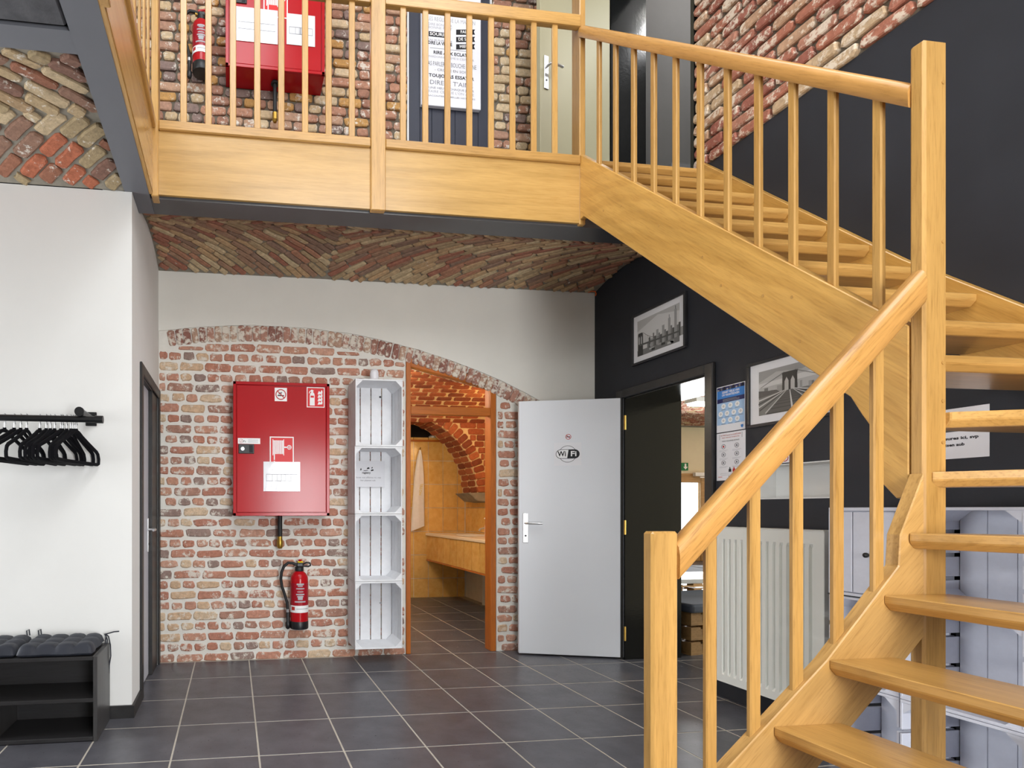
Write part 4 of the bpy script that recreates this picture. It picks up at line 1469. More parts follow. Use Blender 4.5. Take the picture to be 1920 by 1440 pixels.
# beacon on the top crate
bc = thing('alarm_beacon', 'small white domed beacon with a red base on the topmost crate', 'beacon', (1.075, 4.24, 2.134))
MB().lathe([(0.036, 0), (0.036, 0.018), (0.03, 0.022)], (1.075, 4.24, 2.134), (0, 0, 1), 20).build('base', 'red', bc)
MB().lathe([(0.034, 0.02), (0.034, 0.07), (0.03, 0.088), (0.018, 0.1), (0.004, 0.104)], (1.075, 4.24, 2.134), (0, 0, 1), 20).build('dome', 'lamp_dome', bc, smooth=True)

# shoe shelf of crates under the stairs, against the black wall
FXs = lambda y, z, x=2.70: Fr((x, y, z), (0, -1, 0))     # origin at far lower corner of the opening
lv = [(0.0, 0.386), (0.388, 0.384), (0.776, 0.392)]
lab = ['white crate at the bottom of the stack behind the tall newel', 'middle white crate of the stack behind the tall newel', 'top white crate of the stack behind the tall newel, under the shoe notice']
for i, (z, h) in enumerate(lv):
    crate('wooden_crate', FXs(1.985, z), 0.37, h, 0.28, lab[i], 'crate_g', 'white crates under the stairs', 4, 4 if i == 2 else 3, False, fullback=True)
lab = ['low white crate in the far stack beside the radiator, at floor level', 'white crate below the little cupboard beside the radiator']
for i, (z, h) in enumerate(lv[:2]):
    crate('wooden_crate', FXs(2.27, z, 2.71), 0.275, h, 0.27, lab[i], 'crate_g', 'white crates under the stairs', 3, 3, False, fullback=True)
tag(MB().box(2.705, 2.985, 1.99, 2.272, 0.7725, 0.7775).build('shelf_board', 'slate'), 'thin slate grey board under the little white cupboard', 'board')
cp_f = FXs(2.27, 0.778, 2.71)
cb_ = thing('small_cupboard', 'little white plank cupboard with a black knob beside the radiator', 'cupboard', (2.85, 2.13, 0.778))
MB().fbox(cp_f, 0, 0.275, 0, 0.39, -0.27, -0.02).build('body', 'crate_g', cb_, bevel=0.002)
fm = MB().fbox(cp_f, 0, 0.275, 0.375, 0.39, -0.02, 0.002).fbox(cp_f, 0, 0.275, 0, 0.012, -0.02, 0.002).fbox(cp_f, 0, 0.012, 0.012, 0.375, -0.02, 0.002).fbox(cp_f, 0.263, 0.275, 0.012, 0.375, -0.02, 0.002)
fm.build('face_frame', 'crate_g', cb_, bevel=0.001)
dr = MB().fbox(cp_f, 0.014, 0.261, 0.014, 0.373, -0.018, -0.012).build('door', 'crate_g', cb_)
for k in range(3):
    MB().fbox(cp_f, 0.016 + 0.082 * k, 0.095 + 0.082 * k, 0.016, 0.371, -0.012, -0.002).build('plank', 'crate_g', dr, bevel=0.003)
MB().lathe([(0.004, 0), (0.005, 0.012), (0.011, 0.016), (0.011, 0.022), (0.004, 0.026)], cp_f.p(0.165, 0.185, -0.002), cp_f.n, 14).build('knob', 'black_plastic', dr, smooth=True)
crate('wooden_crate', FXs(1.585, 0, 2.66), 0.5, 0.386, 0.3, 'long low white crate carrying the round grey tray under the stairs', 'crate_g', 'white crates under the stairs', 6, 3, False, fullback=True)
tr = MB().lathe([(0.02, 0), (0.15, 0.0), (0.158, 0.006), (0.16, 0.012), (0.152, 0.012), (0.148, 0.006), (0.02, 0.005)], (2.82, 1.35, 0.3865), (0, 0, 1), 36).build('round_tray', 'tray', smooth=False)
tag(tr, 'round grey perforated tray lying on the low white crate', 'tray')

# ================================================================== RADIATOR
def radiator(fr, w, h, d, label, mat, ribs):
    t = thing('radiator', label, 'radiator', fr.p(w / 2, 0, -d / 2), 'panel radiators')
    MB().fbox(fr, 0, w, 0.0, h, -d, -d + 0.012).build('rear_panel', mat, t, bevel=0.003)
    # ribbed front panel
    pr = []
    m0, m1 = 0.035, w - 0.035
    pw = (m1 - m0) / ribs
    pr.append((0, 0.0))
    for i in range(ribs):
        a = m0 + pw * i
        pr += [(a, 0.0), (a + pw * 0.14, -0.013), (a + pw * 0.40, -0.013), (a + pw * 0.54, 0.0)]
    pr.append((w, 0.0))
    mm = MB()
    bs_ = [(0.045, 0), (0.06, 1), (h - 0.075, 1), (h - 0.06, 0)]
    rows = [[fr.p(a, b, c * k) for a, c in pr] for b, k in [(0, 0), (0.045, 0), (0.065, 1), (h - 0.085, 1), (h - 0.065, 0), (h, 0)]]
    i0 = len(mm.V)
    for r_ in rows:
        mm.V += r_
    k = len(pr)
    for q in range(len(rows) - 1):
        for j in range(k - 1):
            mm.F.append([q * k + j, q * k + j + 1, (q + 1) * k + j + 1, (q + 1) * k + j])
    mm.build('front_panel', mat, t, recalc=False)
    sd = MB().fbox(fr, -0.002, 0.006, 0, h, -d, 0.001).fbox(fr, w - 0.006, w + 0.002, 0, h, -d, 0.001).fbox(fr, 0, w, h, h + 0.006, -d, 0.001)
    sd.build('casing', mat, t, bevel=0.002)
    return t


radiator(Fr((2.885, 3.06, 0.135), (0, -1, 0)), 0.62, 0.915, 0.1, 'tall white panel radiator on the black wall behind the lower balusters', 'radiator', 14)
radiator(Fr((3.66, 4.33, ZG + 0.12), (1, 0, 0)), 0.5, 0.62, 0.07, 'grey panel radiator in the small room beyond the upper doorway', 'radiator_g', 12)

# ================================================================== COAT RAIL AND HANGERS
BY, BZ = 3.03, 1.624
rail = thing('coat_rail', 'black pipe coat rail bracketed to the white wall', 'coat rail', (-1.3, BY, BZ))
MB().tube([(-2.05, BY, BZ), (-0.70, BY, BZ)], 0.0165, 14).build('bar', 'black_plastic', rail, smooth=True)
MB().tube([(-0.705, BY, BZ), (-0.667, BY, BZ)], 0.02, 14).build('end_cap', 'black_plastic', rail, smooth=True)
for bx in (-0.778, -1.95):
    MB().tube([(bx, YW - 0.004, 1.659), (bx, BY - 0.012, 1.659)], 0.02, 14).build('bracket_arm', 'black_plastic', rail, smooth=True)
    MB().tube([(bx, BY - 0.012, 1.659), (bx, BY - 0.03, 1.659)], 0.024, 14).build('arm_cap', 'black_plastic', rail)
    MB().box(bx - 0.03, bx + 0.03, YW - 0.008, YW - 0.001, 1.62, 1.697).build('wall_plate', 'black_plastic', rail, bevel=0.003)


def hanger_curve():
    # outline centre line of a flocked hanger in (s along, z), from the neck
    half = [(0.0, 0.0), (0.022, -0.008), (0.05, -0.03), (0.1, -0.062), (0.15, -0.092), (0.185, -0.112), (0.2, -0.128), (0.208, -0.16), (0.206, -0.19)]
    bar = [(0.19, -0.198), (0.0, -0.198), (-0.19, -0.198)]
    other = [(-x, z) for x, z in reversed(half[1:])]
    return half + bar + other


n_x = [-0.80, -0.807, -0.816, -0.826, -0.847, -0.867, -0.876, -0.906, -0.927, -0.947, -0.978, -1.042, -1.071, -1.102, -1.148]
lab_h = ['nearest the end of the rail', 'second from the end of the rail', 'third from the end of the rail', 'fourth from the end of the rail',
         'fifth from the end of the rail', 'sixth from the end of the rail', 'seventh from the end of the rail', 'eighth from the end of the rail',
         'ninth from the end of the rail', 'tenth from the end of the rail', 'eleventh from the end of the rail', 'twelfth from the end of the rail',
         'thirteenth from the end of the rail', 'fourteenth from the end of the rail', 'leftmost on the rail at the picture edge']
for i, x in enumerate(n_x):
    a = math.radians(78 + R.uniform(-9, 9) - (10 if i == 0 else 0))
    dv = Vector((math.cos(a), math.sin(a), 0))
    nz = 1.562
    t = thing('coat_hanger', 'black velvet hanger, ' + lab_h[i], 'hanger', (x, BY, nz - 0.165), 'black velvet hangers on the rail')
    cpts = hanger_curve()
    path = [Vector((x, BY, nz)) + dv * s * 0.98 + Vector((0, 0, z * 0.8)) for s, z in cpts]
    MB().tube(path + [path[0]], 0.0095, 6, cap=False).build('frame', 'black_velvet', t, smooth=True)
    MB().tube([(x, BY, nz + 0.012), (x, BY, nz - 0.012)], 0.009, 8).build('neck', 'black_velvet', t)
    hk = []
    for q in range(11):
        th = math.radians(-125 + 27 * q)
        hk.append(Vector((x, BY, BZ + 0.002)) + dv * (0.0195 * math.cos(th)) + Vector((0, 0, 0.0195 * math.sin(th))))
    base = Vector((x, BY, nz + 0.01))
    MB().tube([base, Vector((x, BY, nz + 0.036)), Vector((x, BY, BZ - 0.03)) + dv * 0.012] + hk[2:9], 0.0022, 6).build('hook', 'chrome', t, smooth=True)

# ================================================================== BENCH WITH CUSHIONS
bx0, bx1, by0, by1 = -1.75, -0.674, 2.934, 3.228
bench = thing('shoe_bench', 'black stained open shoe bench with two shelves against the white wall', 'bench', ((bx0 + bx1) / 2, 3.08, 0))
th = 0.02
MB().box(bx0, bx1 - th, by0, by1, 0.405, 0.425).build('top_board', 'bench', bench, bevel=0.002)
MB().box(bx0, bx1 - th, by0 + 0.004, by1, 0.195, 0.215).build('shelf', 'bench', bench, bevel=0.002)
MB().box(bx0, bx1 - th, by0, by1, 0.004, 0.024).build('bottom_board', 'bench', bench, bevel=0.002)
MB().box(bx1 - th, bx1, by0, by1, 0.0, 0.425).build('side_panel', 'bench_z', bench, bevel=0.002)
MB().box(-1.175, -1.155, by0 + 0.03, by1, 0.024, 0.195).build('divider', 'bench_z', bench, bevel=0.002)
MB().box(bx0, bx0 + th, by0, by1, 0.024, 0.405).build('side_panel', 'bench_z', bench, bevel=0.002)
MB().box(bx0, bx1 - th, by1 - 0.006, by1, 0.024, 0.405).build('back_panel', 'bench', bench)


def seat_cushion(x0, x1, y0, y1, z, label):
    t = thing('seat_cushion', label, 'cushion', ((x0 + x1) / 2, (y0 + y1) / 2, z), 'cushions on the shoe bench')
    n = 33
    topv, botv = [], []
    for j in range(n):
        for i in range(n):
            u, v = i / (n - 1), j / (n - 1)
            e = min(u, 1 - u, v, 1 - v)
            edge = min(1.0, e / 0.09)
            puff = math.sqrt(max(0, 1 - (1 - edge) ** 2))
            tuft = abs(math.sin(math.pi * u * 3.999)) * abs(math.sin(math.pi * v * 2.999))
            hgt = 0.062 * puff * (0.72 + 0.3 * tuft ** 0.35) + R.uniform(-0.001, 0.001)
            wob = 0.006 * math.sin(9 * u + 3) * math.sin(7 * v)
            x = x0 + (x1 - x0) * u + 0.008 * math.sin(v * 12.5) * (u - 0.5)
            y = y0 + (y1 - y0) * v + 0.008 * math.sin(u * 12.5) * (v - 0.5)
            topv.append(Vector((x, y, z + 0.014 * (1 - puff) + hgt)))
            botv.append(Vector((x, y, z + 0.014 * (1 - puff))))
    mm = MB()
    mm.V = topv + botv
    k = n * n
    for j in range(n - 1):
        for i in range(n - 1):
            a = j * n + i
            mm.F.append([a, a + 1, a + n + 1, a + n])
            mm.F.append([k + a, k + a + n, k + a + n + 1, k + a + 1])
    for i in range(n - 1):
        for a, b in ((i, i + 1), ((n - 1) * n + i + 1, (n - 1) * n + i), (i * n + n - 1, (i + 1) * n + n - 1), ((i + 1) * n, i * n)):
            mm.F.append([a, k + a, k + b, b])
    mm.build('pad', 'cushion', t, smooth=True)
    return t


c1 = seat_cushion(-1.06, -0.70, 2.938, 3.226, 0.426, 'tufted dark grey seat cushion tied at the right end of the bench')
c2 = seat_cushion(-1.435, -1.072, 2.942, 3.226, 0.426, 'tufted dark grey seat cushion at the left edge of the bench')
tb = (-0.70, 3.21, 0.475)
for nm, pp in (('tie', [(0, 0, 0), (0.02, 0.003, 0.004), (0.05, 0.004, 0.012), (0.078, 0.004, 0.014)]),
               ('tie', [(0.004, 0, 0), (0.016, 0, -0.03), (0.012, 0, -0.075), (0.004, 0, -0.06), (0.008, 0, -0.02), (0.01, 0, 0)]),
               ('tie', [(0.01, 0, 0), (0.022, 0.002, -0.012), (0.032, 0.002, -0.06), (0.034, 0.002, -0.12), (0.026, 0.002, -0.17), (0.024, 0.002, -0.215)])):
    MB().tube([Vector(tb) + Vector(p) for p in pp], 0.0035, 6).build(nm, 'cushion', c1, smooth=True)
for cc, bx in ((c1, -1.04), (c2, -1.10)):
    MB().tube([(bx, 3.21, 0.47), (bx - 0.004, 3.212, 0.505), (bx + 0.008, 3.212, 0.512), (bx + 0.012, 3.212, 0.48)], 0.0035, 6).build('tie', 'cushion', cc, smooth=True)

# ================================================================== PICTURES, POSTERS AND SIGNS ON THE BLACK WALL
def framed(y_left, z0, w, h, label):
    fr = Fr((XR, y_left, z0), (0, -1, 0))
    t = thing('framed_photograph', label, 'picture', fr.p(w / 2, 0, 0), 'framed black and white photographs')
    fw = 0.017
    mm = MB().fbox(fr, 0, w, 0, fw, 0.001, 0.022).fbox(fr, 0, w, h - fw, h, 0.001, 0.022).fbox(fr, 0, fw, fw, h - fw, 0.001, 0.022).fbox(fr, w - fw, w, fw, h - fw, 0.001, 0.022)
    mm.build('frame', 'frame_black', t, bevel=0.002)
    mo = MB().fbox(fr, fw, w - fw, fw, h - fw, 0.001, 0.012).build('mount', 'mat_board', t)
    return fr, t, mo


fr, t, mo = framed(3.922, 2.236, 0.512, 0.378, 'framed grey skyline photograph above the black doorway')
pr = fr.at(0.056, 0.058)
PW, PH = 0.4, 0.262
rect('photo_sky', pr, 0, PW, 0, PH, 'g0', mo, 0.0126)
poly('photo_cloud', pr, [(0, PH * 0.7), (PW * 0.5, PH * 0.95), (PW, PH * 0.8), (PW, PH), (0, PH)], 'g1', mo, 0.0128)
poly('photo_cloud', pr, [(PW * 0.1, PH * 0.6), (PW * 0.7, PH * 0.85), (PW * 0.9, PH * 0.8), (PW * 0.4, PH * 0.55)], 'g0', mo, 0.013)
rect('photo_water', pr, 0, PW, 0, PH * 0.16, 'g3', mo, 0.013)
xx = 0.1
hs = [0.30, 0.42, 0.36, 0.5, 0.4, 0.55, 0.44, 0.38, 0.6, 0.46, 0.4, 0.72, 0.5, 0.42, 0.88, 0.45, 0.5, 0.36]
for k, q in enumerate(hs):
    ww = 0.013 + 0.004 * (k % 3)
    rect('photo_tower', pr, xx, xx + ww, PH * 0.14, PH * q, ['g3', 'g4', 'g2'][k % 3], mo, 0.0132 + 0.0001 * (k % 3))
    if k in (11, 14):
        rect('photo_spire', pr, xx + ww * 0.4, xx + ww * 0.6, PH * q, PH * (q + 0.09), 'g4', mo, 0.0134)
    xx += ww + 0.0015
poly('photo_bridge_deck', pr, [(0.02, PH * 0.28), (PW, PH * 0.24), (PW, PH * 0.285), (0.02, PH * 0.33)], 'g4', mo, 0.0138)
poly('photo_bridge_tower', pr, [(0.006, 0), (0.058, 0), (0.056, PH * 0.60), (0.052, PH * 0.64), (0.012, PH * 0.64), (0.008, PH * 0.60)], 'g5', mo, 0.0136)
for a in (0.014, 0.036):
    poly('photo_bridge_arch', pr, [(a, PH * 0.33), (a + 0.012, PH * 0.33), (a + 0.012, PH * 0.5), (a + 0.006, PH * 0.56), (a, PH * 0.5)], 'g1', mo, 0.014)
for k in range(9):
    x = 0.06 + 0.02 * k
    zc = PH * (0.62 - 0.3 * (1 - (1 - k / 9) ** 2))
    rect('photo_cable', pr, x, x + 0.0012, PH * 0.29, zc, 'g3', mo, 0.0136)
    poly('photo_cable', pr, [(x, zc), (x + 0.02, PH * (0.62 - 0.3 * (1 - (1 - (k + 1) / 9) ** 2))), (x + 0.02, PH * (0.62 - 0.3 * (1 - (1 - (k + 1) / 9) ** 2)) + 0.003), (x, zc + 0.003)], 'g4', mo, 0.0137)
for k in range(9):
    a = R.uniform(0.0, 0.36)
    b = R.uniform(0, PH * 0.18)
    rect('photo_quay', pr, a, a + R.uniform(0.02, 0.05), b, b + R.uniform(0.006, 0.02), ['g5', 'g2', 'g1'][k % 3], mo, 0.0142)

fr, t, mo = framed(2.956, 1.632, 0.49, 0.374, 'framed grey bridge walkway photograph behind the handrail')
pr = fr.at(0.07, 0.062)
PW, PH = 0.35, 0.25
rect('photo_sky', pr, 0, PW, PH * 0.44, PH, 'g1', mo, 0.0126)
poly('photo_cloud', pr, [(0, PH * 0.75), (PW * 0.3, PH * 0.92), (PW * 0.7, PH * 0.85), (PW, PH * 0.95), (PW, PH), (0, PH)], 'g2', mo, 0.0128)
poly('photo_cloud', pr, [(0, PH * 0.62), (PW, PH * 0.66), (PW, PH * 0.8), (PW * 0.5, PH * 0.74), (0, PH * 0.72)], 'g0', mo, 0.0129)
rect('photo_ground', pr, 0, PW, 0, PH * 0.46, 'g3', mo, 0.0127)
cx = PW * 0.52
for k in range(14):
    a = R.uniform(0, PW * 0.93)
    rect('photo_tower', pr, a, a + R.uniform(0.01, 0.022), PH * 0.45, PH * (0.45 + R.uniform(0.04, 0.16)), ['g2', 'g3'][k % 2], mo, 0.0131 + 0.00005 * k)
poly('photo_trees', pr, [(0, PH * 0.4), (PW * 0.36, PH * 0.46), (PW * 0.3, PH * 0.52), (PW * 0.16, PH * 0.53), (0.0, PH * 0.56)], 'g4', mo, 0.0138)
poly('photo_walkway', pr, [(PW * 0.12, 0), (PW * 0.92, 0), (cx + 0.012, PH * 0.47), (cx - 0.012, PH * 0.47)], 'g4', mo, 0.014)
for k in range(9):
    f0 = 1 - 0.78 ** k
    f1 = f0 + (1 - f0) * 0.06
    l = lambda f: PW * 0.12 + (cx - 0.012 - PW * 0.12) * f
    rr_ = lambda f: PW * 0.92 + (cx + 0.012 - PW * 0.92) * f
    poly('photo_plank', pr, [(l(f0), PH * 0.47 * f0), (rr_(f0), PH * 0.47 * f0), (rr_(f1), PH * 0.47 * f1), (l(f1), PH * 0.47 * f1)], 'g5', mo, 0.0142)
poly('photo_centre_line', pr, [(cx + 0.01, 0), (cx + 0.022, 0), (cx + 0.002, PH * 0.47), (cx - 0.001, PH * 0.47)], 'g0', mo, 0.0144)
for s in (-1, 1):
    for k in range(5):
        x0_ = cx + s * (0.14 + 0.035 * k)
        y0_ = PH * (0.02 + 0.075 * k)
        x0_ = max(0, min(PW, x0_))
        poly('photo_railing', pr, [(x0_, y0_), (cx + s * 0.014, PH * 0.475), (cx + s * 0.014, PH * 0.487), (x0_, y0_ + 0.008)], ['g0', 'g5'][k % 2], mo, 0.0145 + 0.0001 * k)
tx0, tx1, tz0, tz1 = cx - 0.042, cx + 0.042, PH * 0.46, PH * 0.86
poly('photo_bridge_tower', pr, [(tx0, tz0), (tx1, tz0), (tx1 - 0.002, tz1 - 0.02), (tx1 + 0.002, tz1), (tx0 - 0.002, tz1), (tx0 + 0.002, tz1 - 0.02)], 'g5', mo, 0.0148)
for a in (tx0 + 0.014, cx + 0.006):
    poly('photo_bridge_arch', pr, [(a, tz0), (a + 0.022, tz0), (a + 0.022, tz0 + 0.05), (a + 0.011, tz0 + 0.072), (a, tz0 + 0.05)], 'g1', mo, 0.015)
for s in (-1, 1):
    poly('photo_cable', pr, [(cx + s * 0.03, tz1), (cx + s * 0.17, PH * 0.62), (cx + s * 0.17, PH * 0.63), (cx + s * 0.03, tz1 + 0.004)], 'g3', mo, 0.0149)

# blue health poster
fr = Fr((XR, 3.182, 1.636), (0, -1, 0))
po = tag(MB().fbox(fr, 0, 0.198, 0, 0.282, 0.001, 0.002).build('blue_poster', 'paper'), 'blue and white safety poster with round icons beside the black doorway', 'poster')
f = fr.at(0, 0, 0.0015)
rect('photo_strip', f, 0.004, 0.194, 0.256, 0.277, 'navy', po)
for k in range(9):
    rect('crowd', f, 0.008 + 0.021 * k, 0.02 + 0.021 * k, 0.256, 0.266 + 0.006 * (k % 3), ['g2', 'g4', 'ink'][k % 3], po, 0.0014)
rect('title_band', f, 0.004, 0.194, 0.206, 0.256, 'blue', po)
text('lettering', 'GENIET VEILIG VAN', 0.018, f, 0.1, 0.242, 'white_sign', po, 0.0016, 0.0004, width=0.12)
text('lettering', 'UW VAKANTIEDAGEN', 0.018, f, 0.1, 0.225, 'white_sign', po, 0.0016, 0.0004, width=0.12)
rect('navy_band', f, 0.004, 0.194, 0.18, 0.206, 'navy', po)
for k in range(3):
    rect('text_line', f, 0.045, 0.16 - 0.02 * (k == 2), 0.186 + 0.006 * k, 0.188 + 0.006 * k, 'g2', po, 0.0014)
rect('icon_field', f, 0.004, 0.194, 0.045, 0.18, 'sky_blue', po)
for row, xs in ((0.158, (0.05, 0.098, 0.146)), (0.112, (0.03, 0.075, 0.122, 0.168)), (0.07, (0.05, 0.098, 0.146))):
    for x in xs:
        ic = poly('icon', f, disc(f, x, row, 0.0155, 18), 'white_sign', po, 0.0014)
        ringpoly('icon_mark', f, x, row, 0.006, 0.004, 'ink_grey', ic, 0.0018, 10)
        rect('text_line', f, x - 0.015, x + 0.015, row - 0.023, row - 0.02, 'ink_grey', po, 0.0014)
poly('shield', f, [(0.17, 0.03), (0.186, 0.03), (0.186, 0.018), (0.178, 0.01), (0.17, 0.018)], 'blue', po, 0.0014)
# white icon poster below
fr = Fr((XR, 3.182, 1.338), (0, -1, 0))
po = tag(MB().fbox(fr, 0, 0.2, 0, 0.292, 0.001, 0.002).build('icon_poster', 'paper'), 'white notice with six line icons directly below the blue poster', 'poster')
f = fr.at(0, 0, 0.0015)
text('lettering', 'Het TOILET-bezoek is om de BESTE BURE', 0.012, f, 0.1, 0.276, 'ink_red', po, width=0.14)
text('lettering', 'beurt, respecteer de tijd en doe', 0.011, f, 0.1, 0.262, 'ink_red', po, width=0.12)
for a in (0.02, 0.176):
    rect('bracket', f, a, a + 0.002, 0.252, 0.284, 'ink_grey', po)
text('lettering', 'HOUD VOLDOENDE AFSTAND', 0.011, f, 0.1, 0.24, 'ink', po, width=0.12)
for row in (0.208, 0.158, 0.108):
    for x in (0.05, 0.142):
        ic = ringpoly('icon', f, x, row, 0.0145, 0.0125, 'ink', po, 0.0012, 18)
        poly('icon_mark', f, [(x - 0.006, row - 0.006), (x + 0.006, row - 0.006), (x + 0.003, row + 0.007), (x - 0.004, row + 0.006)], 'ink_red' if (row, x) == (0.208, 0.05) else 'ink_grey', ic, 0.0014)
        for q in range(2):
            rect('text_line', f, x - 0.03, x + 0.03 - 0.01 * q, row - 0.024 - 0.006 * q, row - 0.0225 - 0.006 * q, 'ink_light', po)
for k in range(4):
    x = 0.085 + 0.028 * k
    poly('person_drawing', f, [(x, 0.05), (x + 0.02, 0.05), (x + 0.018, 0.068), (x + 0.013, 0.07), (x + 0.013, 0.079), (x + 0.007, 0.079), (x + 0.007, 0.07), (x + 0.002, 0.068)],
         ['ink', 'ink_red', 'navy', 'ink'][k], po)
rect('text_box', f, 0.03, 0.175, 0.032, 0.044, 'ink_light', po)
rect('text_box_fill', f, 0.032, 0.173, 0.034, 0.042, 'paper', po, 0.0014)
rect('text_line', f, 0.085, 0.18, 0.022, 0.026, 'ink', po)
rect('logo_line', f, 0.012, 0.04, 0.02, 0.023, 'ink_red', po)
# no-phone strip over the niche
fr = Fr((XR, 2.865, 1.415), (0, -1, 0))
po = tag(MB().fbox(fr, 0, 0.16, 0, 0.055, 0.001, 0.002).build('rule_strip', 'paper'), 'small white strip with a red crossed-out symbol above the white niche', 'sign')
f = fr.at(0, 0, 0.0015)
ringpoly('ban_ring', f, 0.122, 0.027, 0.021, 0.017, 'ink_red', po, 0.0012, 24)
poly('ban_symbol', f, [(0.112, 0.017), (0.126, 0.017), (0.126, 0.022), (0.118, 0.022), (0.118, 0.036), (0.112, 0.036)], 'ink', po, 0.0011)
poly('ban_bar', f, [(0.107, 0.014), (0.109, 0.011), (0.137, 0.04), (0.135, 0.043)], 'ink_red', po, 0.0014)
for k in range(3):
    rect('text_line', f, 0.01, 0.09, 0.015 + 0.01 * k, 0.018 + 0.01 * k, 'ink_grey', po)
# shoe sign behind the stairs
fr = Fr((XR, 2.195, 1.372), (0, -1, 0))
po = tag(MB().fbox(fr, 0, 0.297, 0, 0.21, 0.001, 0.002).build('shoe_notice', 'paper'), 'white landscape notice asking for shoes here, behind the tall newel', 'notice')
f = fr.at(0, 0, 0.0015)
text('lettering', 'Placez vos chaussures ici, svp', 0.017, f, 0.139, 0.085, 'ink', po, 0.0012, 0.0006, width=0.25)
text('lettering', 'Schoenen hier plaatsen aub', 0.017, f, 0.115, 0.058, 'ink', po, 0.0012, 0.0006, width=0.21)
poly('shoe_picture', f, [(0.09, 0.118), (0.205, 0.118), (0.21, 0.128), (0.2, 0.142), (0.165, 0.15), (0.14, 0.17), (0.1, 0.175), (0.09, 0.16)], 'ink', po, 0.0012)
rect('shoe_sole', f, 0.088, 0.212, 0.113, 0.12, 'g4', po, 0.0014)

# canvas of house rules on the boarded door upstairs
fr = Fr((1.497, 4.412, 4.405), (1, 0, 0))
cv = tag(MB().fbox(fr, 0, 0.5, 0, 1.0, 0.0, 0.035).build('lettered_canvas', 'canvas', bevel=0.003), 'white canvas of printed French house rules on the dark boarded door', 'canvas')
f = fr.at(0, 0, 0.0352)
lines = [('LES REGLES DE LA MAISON', 0.694, 0.046, 'ink_light', 0.40), ('DIRE BONJOUR', 0.651, 0.028, 'ink_light', 0.0), ('BONNE NUIT', 0.625, 0.026, 'ink_light', 0.0),
         ('PAS SE PLAINDRE', 0.526, 0.016, 'ink_grey', 0.0), ('DIRE LA VERITE', 0.502, 0.036, 'ink', 0.0),
         ('RIRE AUX ECLATS', 0.427, 0.036, 'ink', 0.30), ('PARDONNER MEME SI C\'EST DUR', 0.392, 0.024, 'ink_light', 0.38),
         ('PAS PARLER LA BOUCHE PLEINE', 0.336, 0.05, 'ink_grey', 0.42), ('- CROIRE EN SOI -', 0.289, 0.028, 'ink_grey', 0.28),
         ('TOUJOURS ESSAYER', 0.241, 0.036, 'ink', 0.38), ('DIRE JE T\'AIME', 0.185, 0.05, 'ink_grey', 0.36),
         ('UNE HEURE CHAQUE JOUR', 0.142, 0.024, 'ink_grey', 0.38), ('FAIRE CE QUE L\'ON AIME', 0.112, 0.028, 'ink_light', 0.38),
         ('RACONTER DE BELLES HISTOIRES', 0.078, 0.017, 'ink_grey', 0.4)]
for body, z, s_, m_, w_ in lines:
    left = body in ('DIRE BONJOUR', 'BONNE NUIT', 'PAS SE PLAINDRE', 'DIRE LA VERITE')
    text('lettering', body, s_, f, 0.155 if left else 0.25, z, m_, cv, 0.0012, 0.0009 if m_ == 'ink' else 0, width=(0.2 if left else (w_ or None)))
rect('word_bar', f, 0.06, 0.238, 0.553, 0.593, 'ink', cv)
text('lettering', 'SOURIRE', 0.036, f, 0.149, 0.573, 'white_sign', cv, 0.0018, 0.0008, width=0.16)
for k, w_ in enumerate(('FAIRE', 'DE SON', 'MIEUX')):
    z = 0.611 - 0.059 * k
    poly('ribbon', f, [(0.29, z - 0.024), (0.45, z - 0.006), (0.44, z + 0.016), (0.45, z + 0.036), (0.29, z + 0.018)], 'ink', cv)
    g = Fr(f.p(0.0, 0.0), (1, 0, 0.11), (-0.11, 0, 1))
    text('lettering', w_, 0.034, Fr(f.p(0.368, z + 0.006), (1, 0, 0.11), (-0.11, 0, 1)), 0, 0, 'white_sign', cv, 0.0018, 0.0006)
rect('rule_line', f, 0.07, 0.43, 0.46, 0.463, 'ink_grey', cv)

# orange cable end in the corner under the vault
tag(MB().tube([(2.93, 4.37, 2.965), (2.955, 4.362, 2.972), (2.98, 4.35, 2.968), (2.985, 4.345, 2.945), (2.978, 4.345, 2.93)], 0.005, 8).build('orange_cable', 'orange_cable', smooth=True),
    'short orange cable end poking out of the corner under the vault', 'cable')

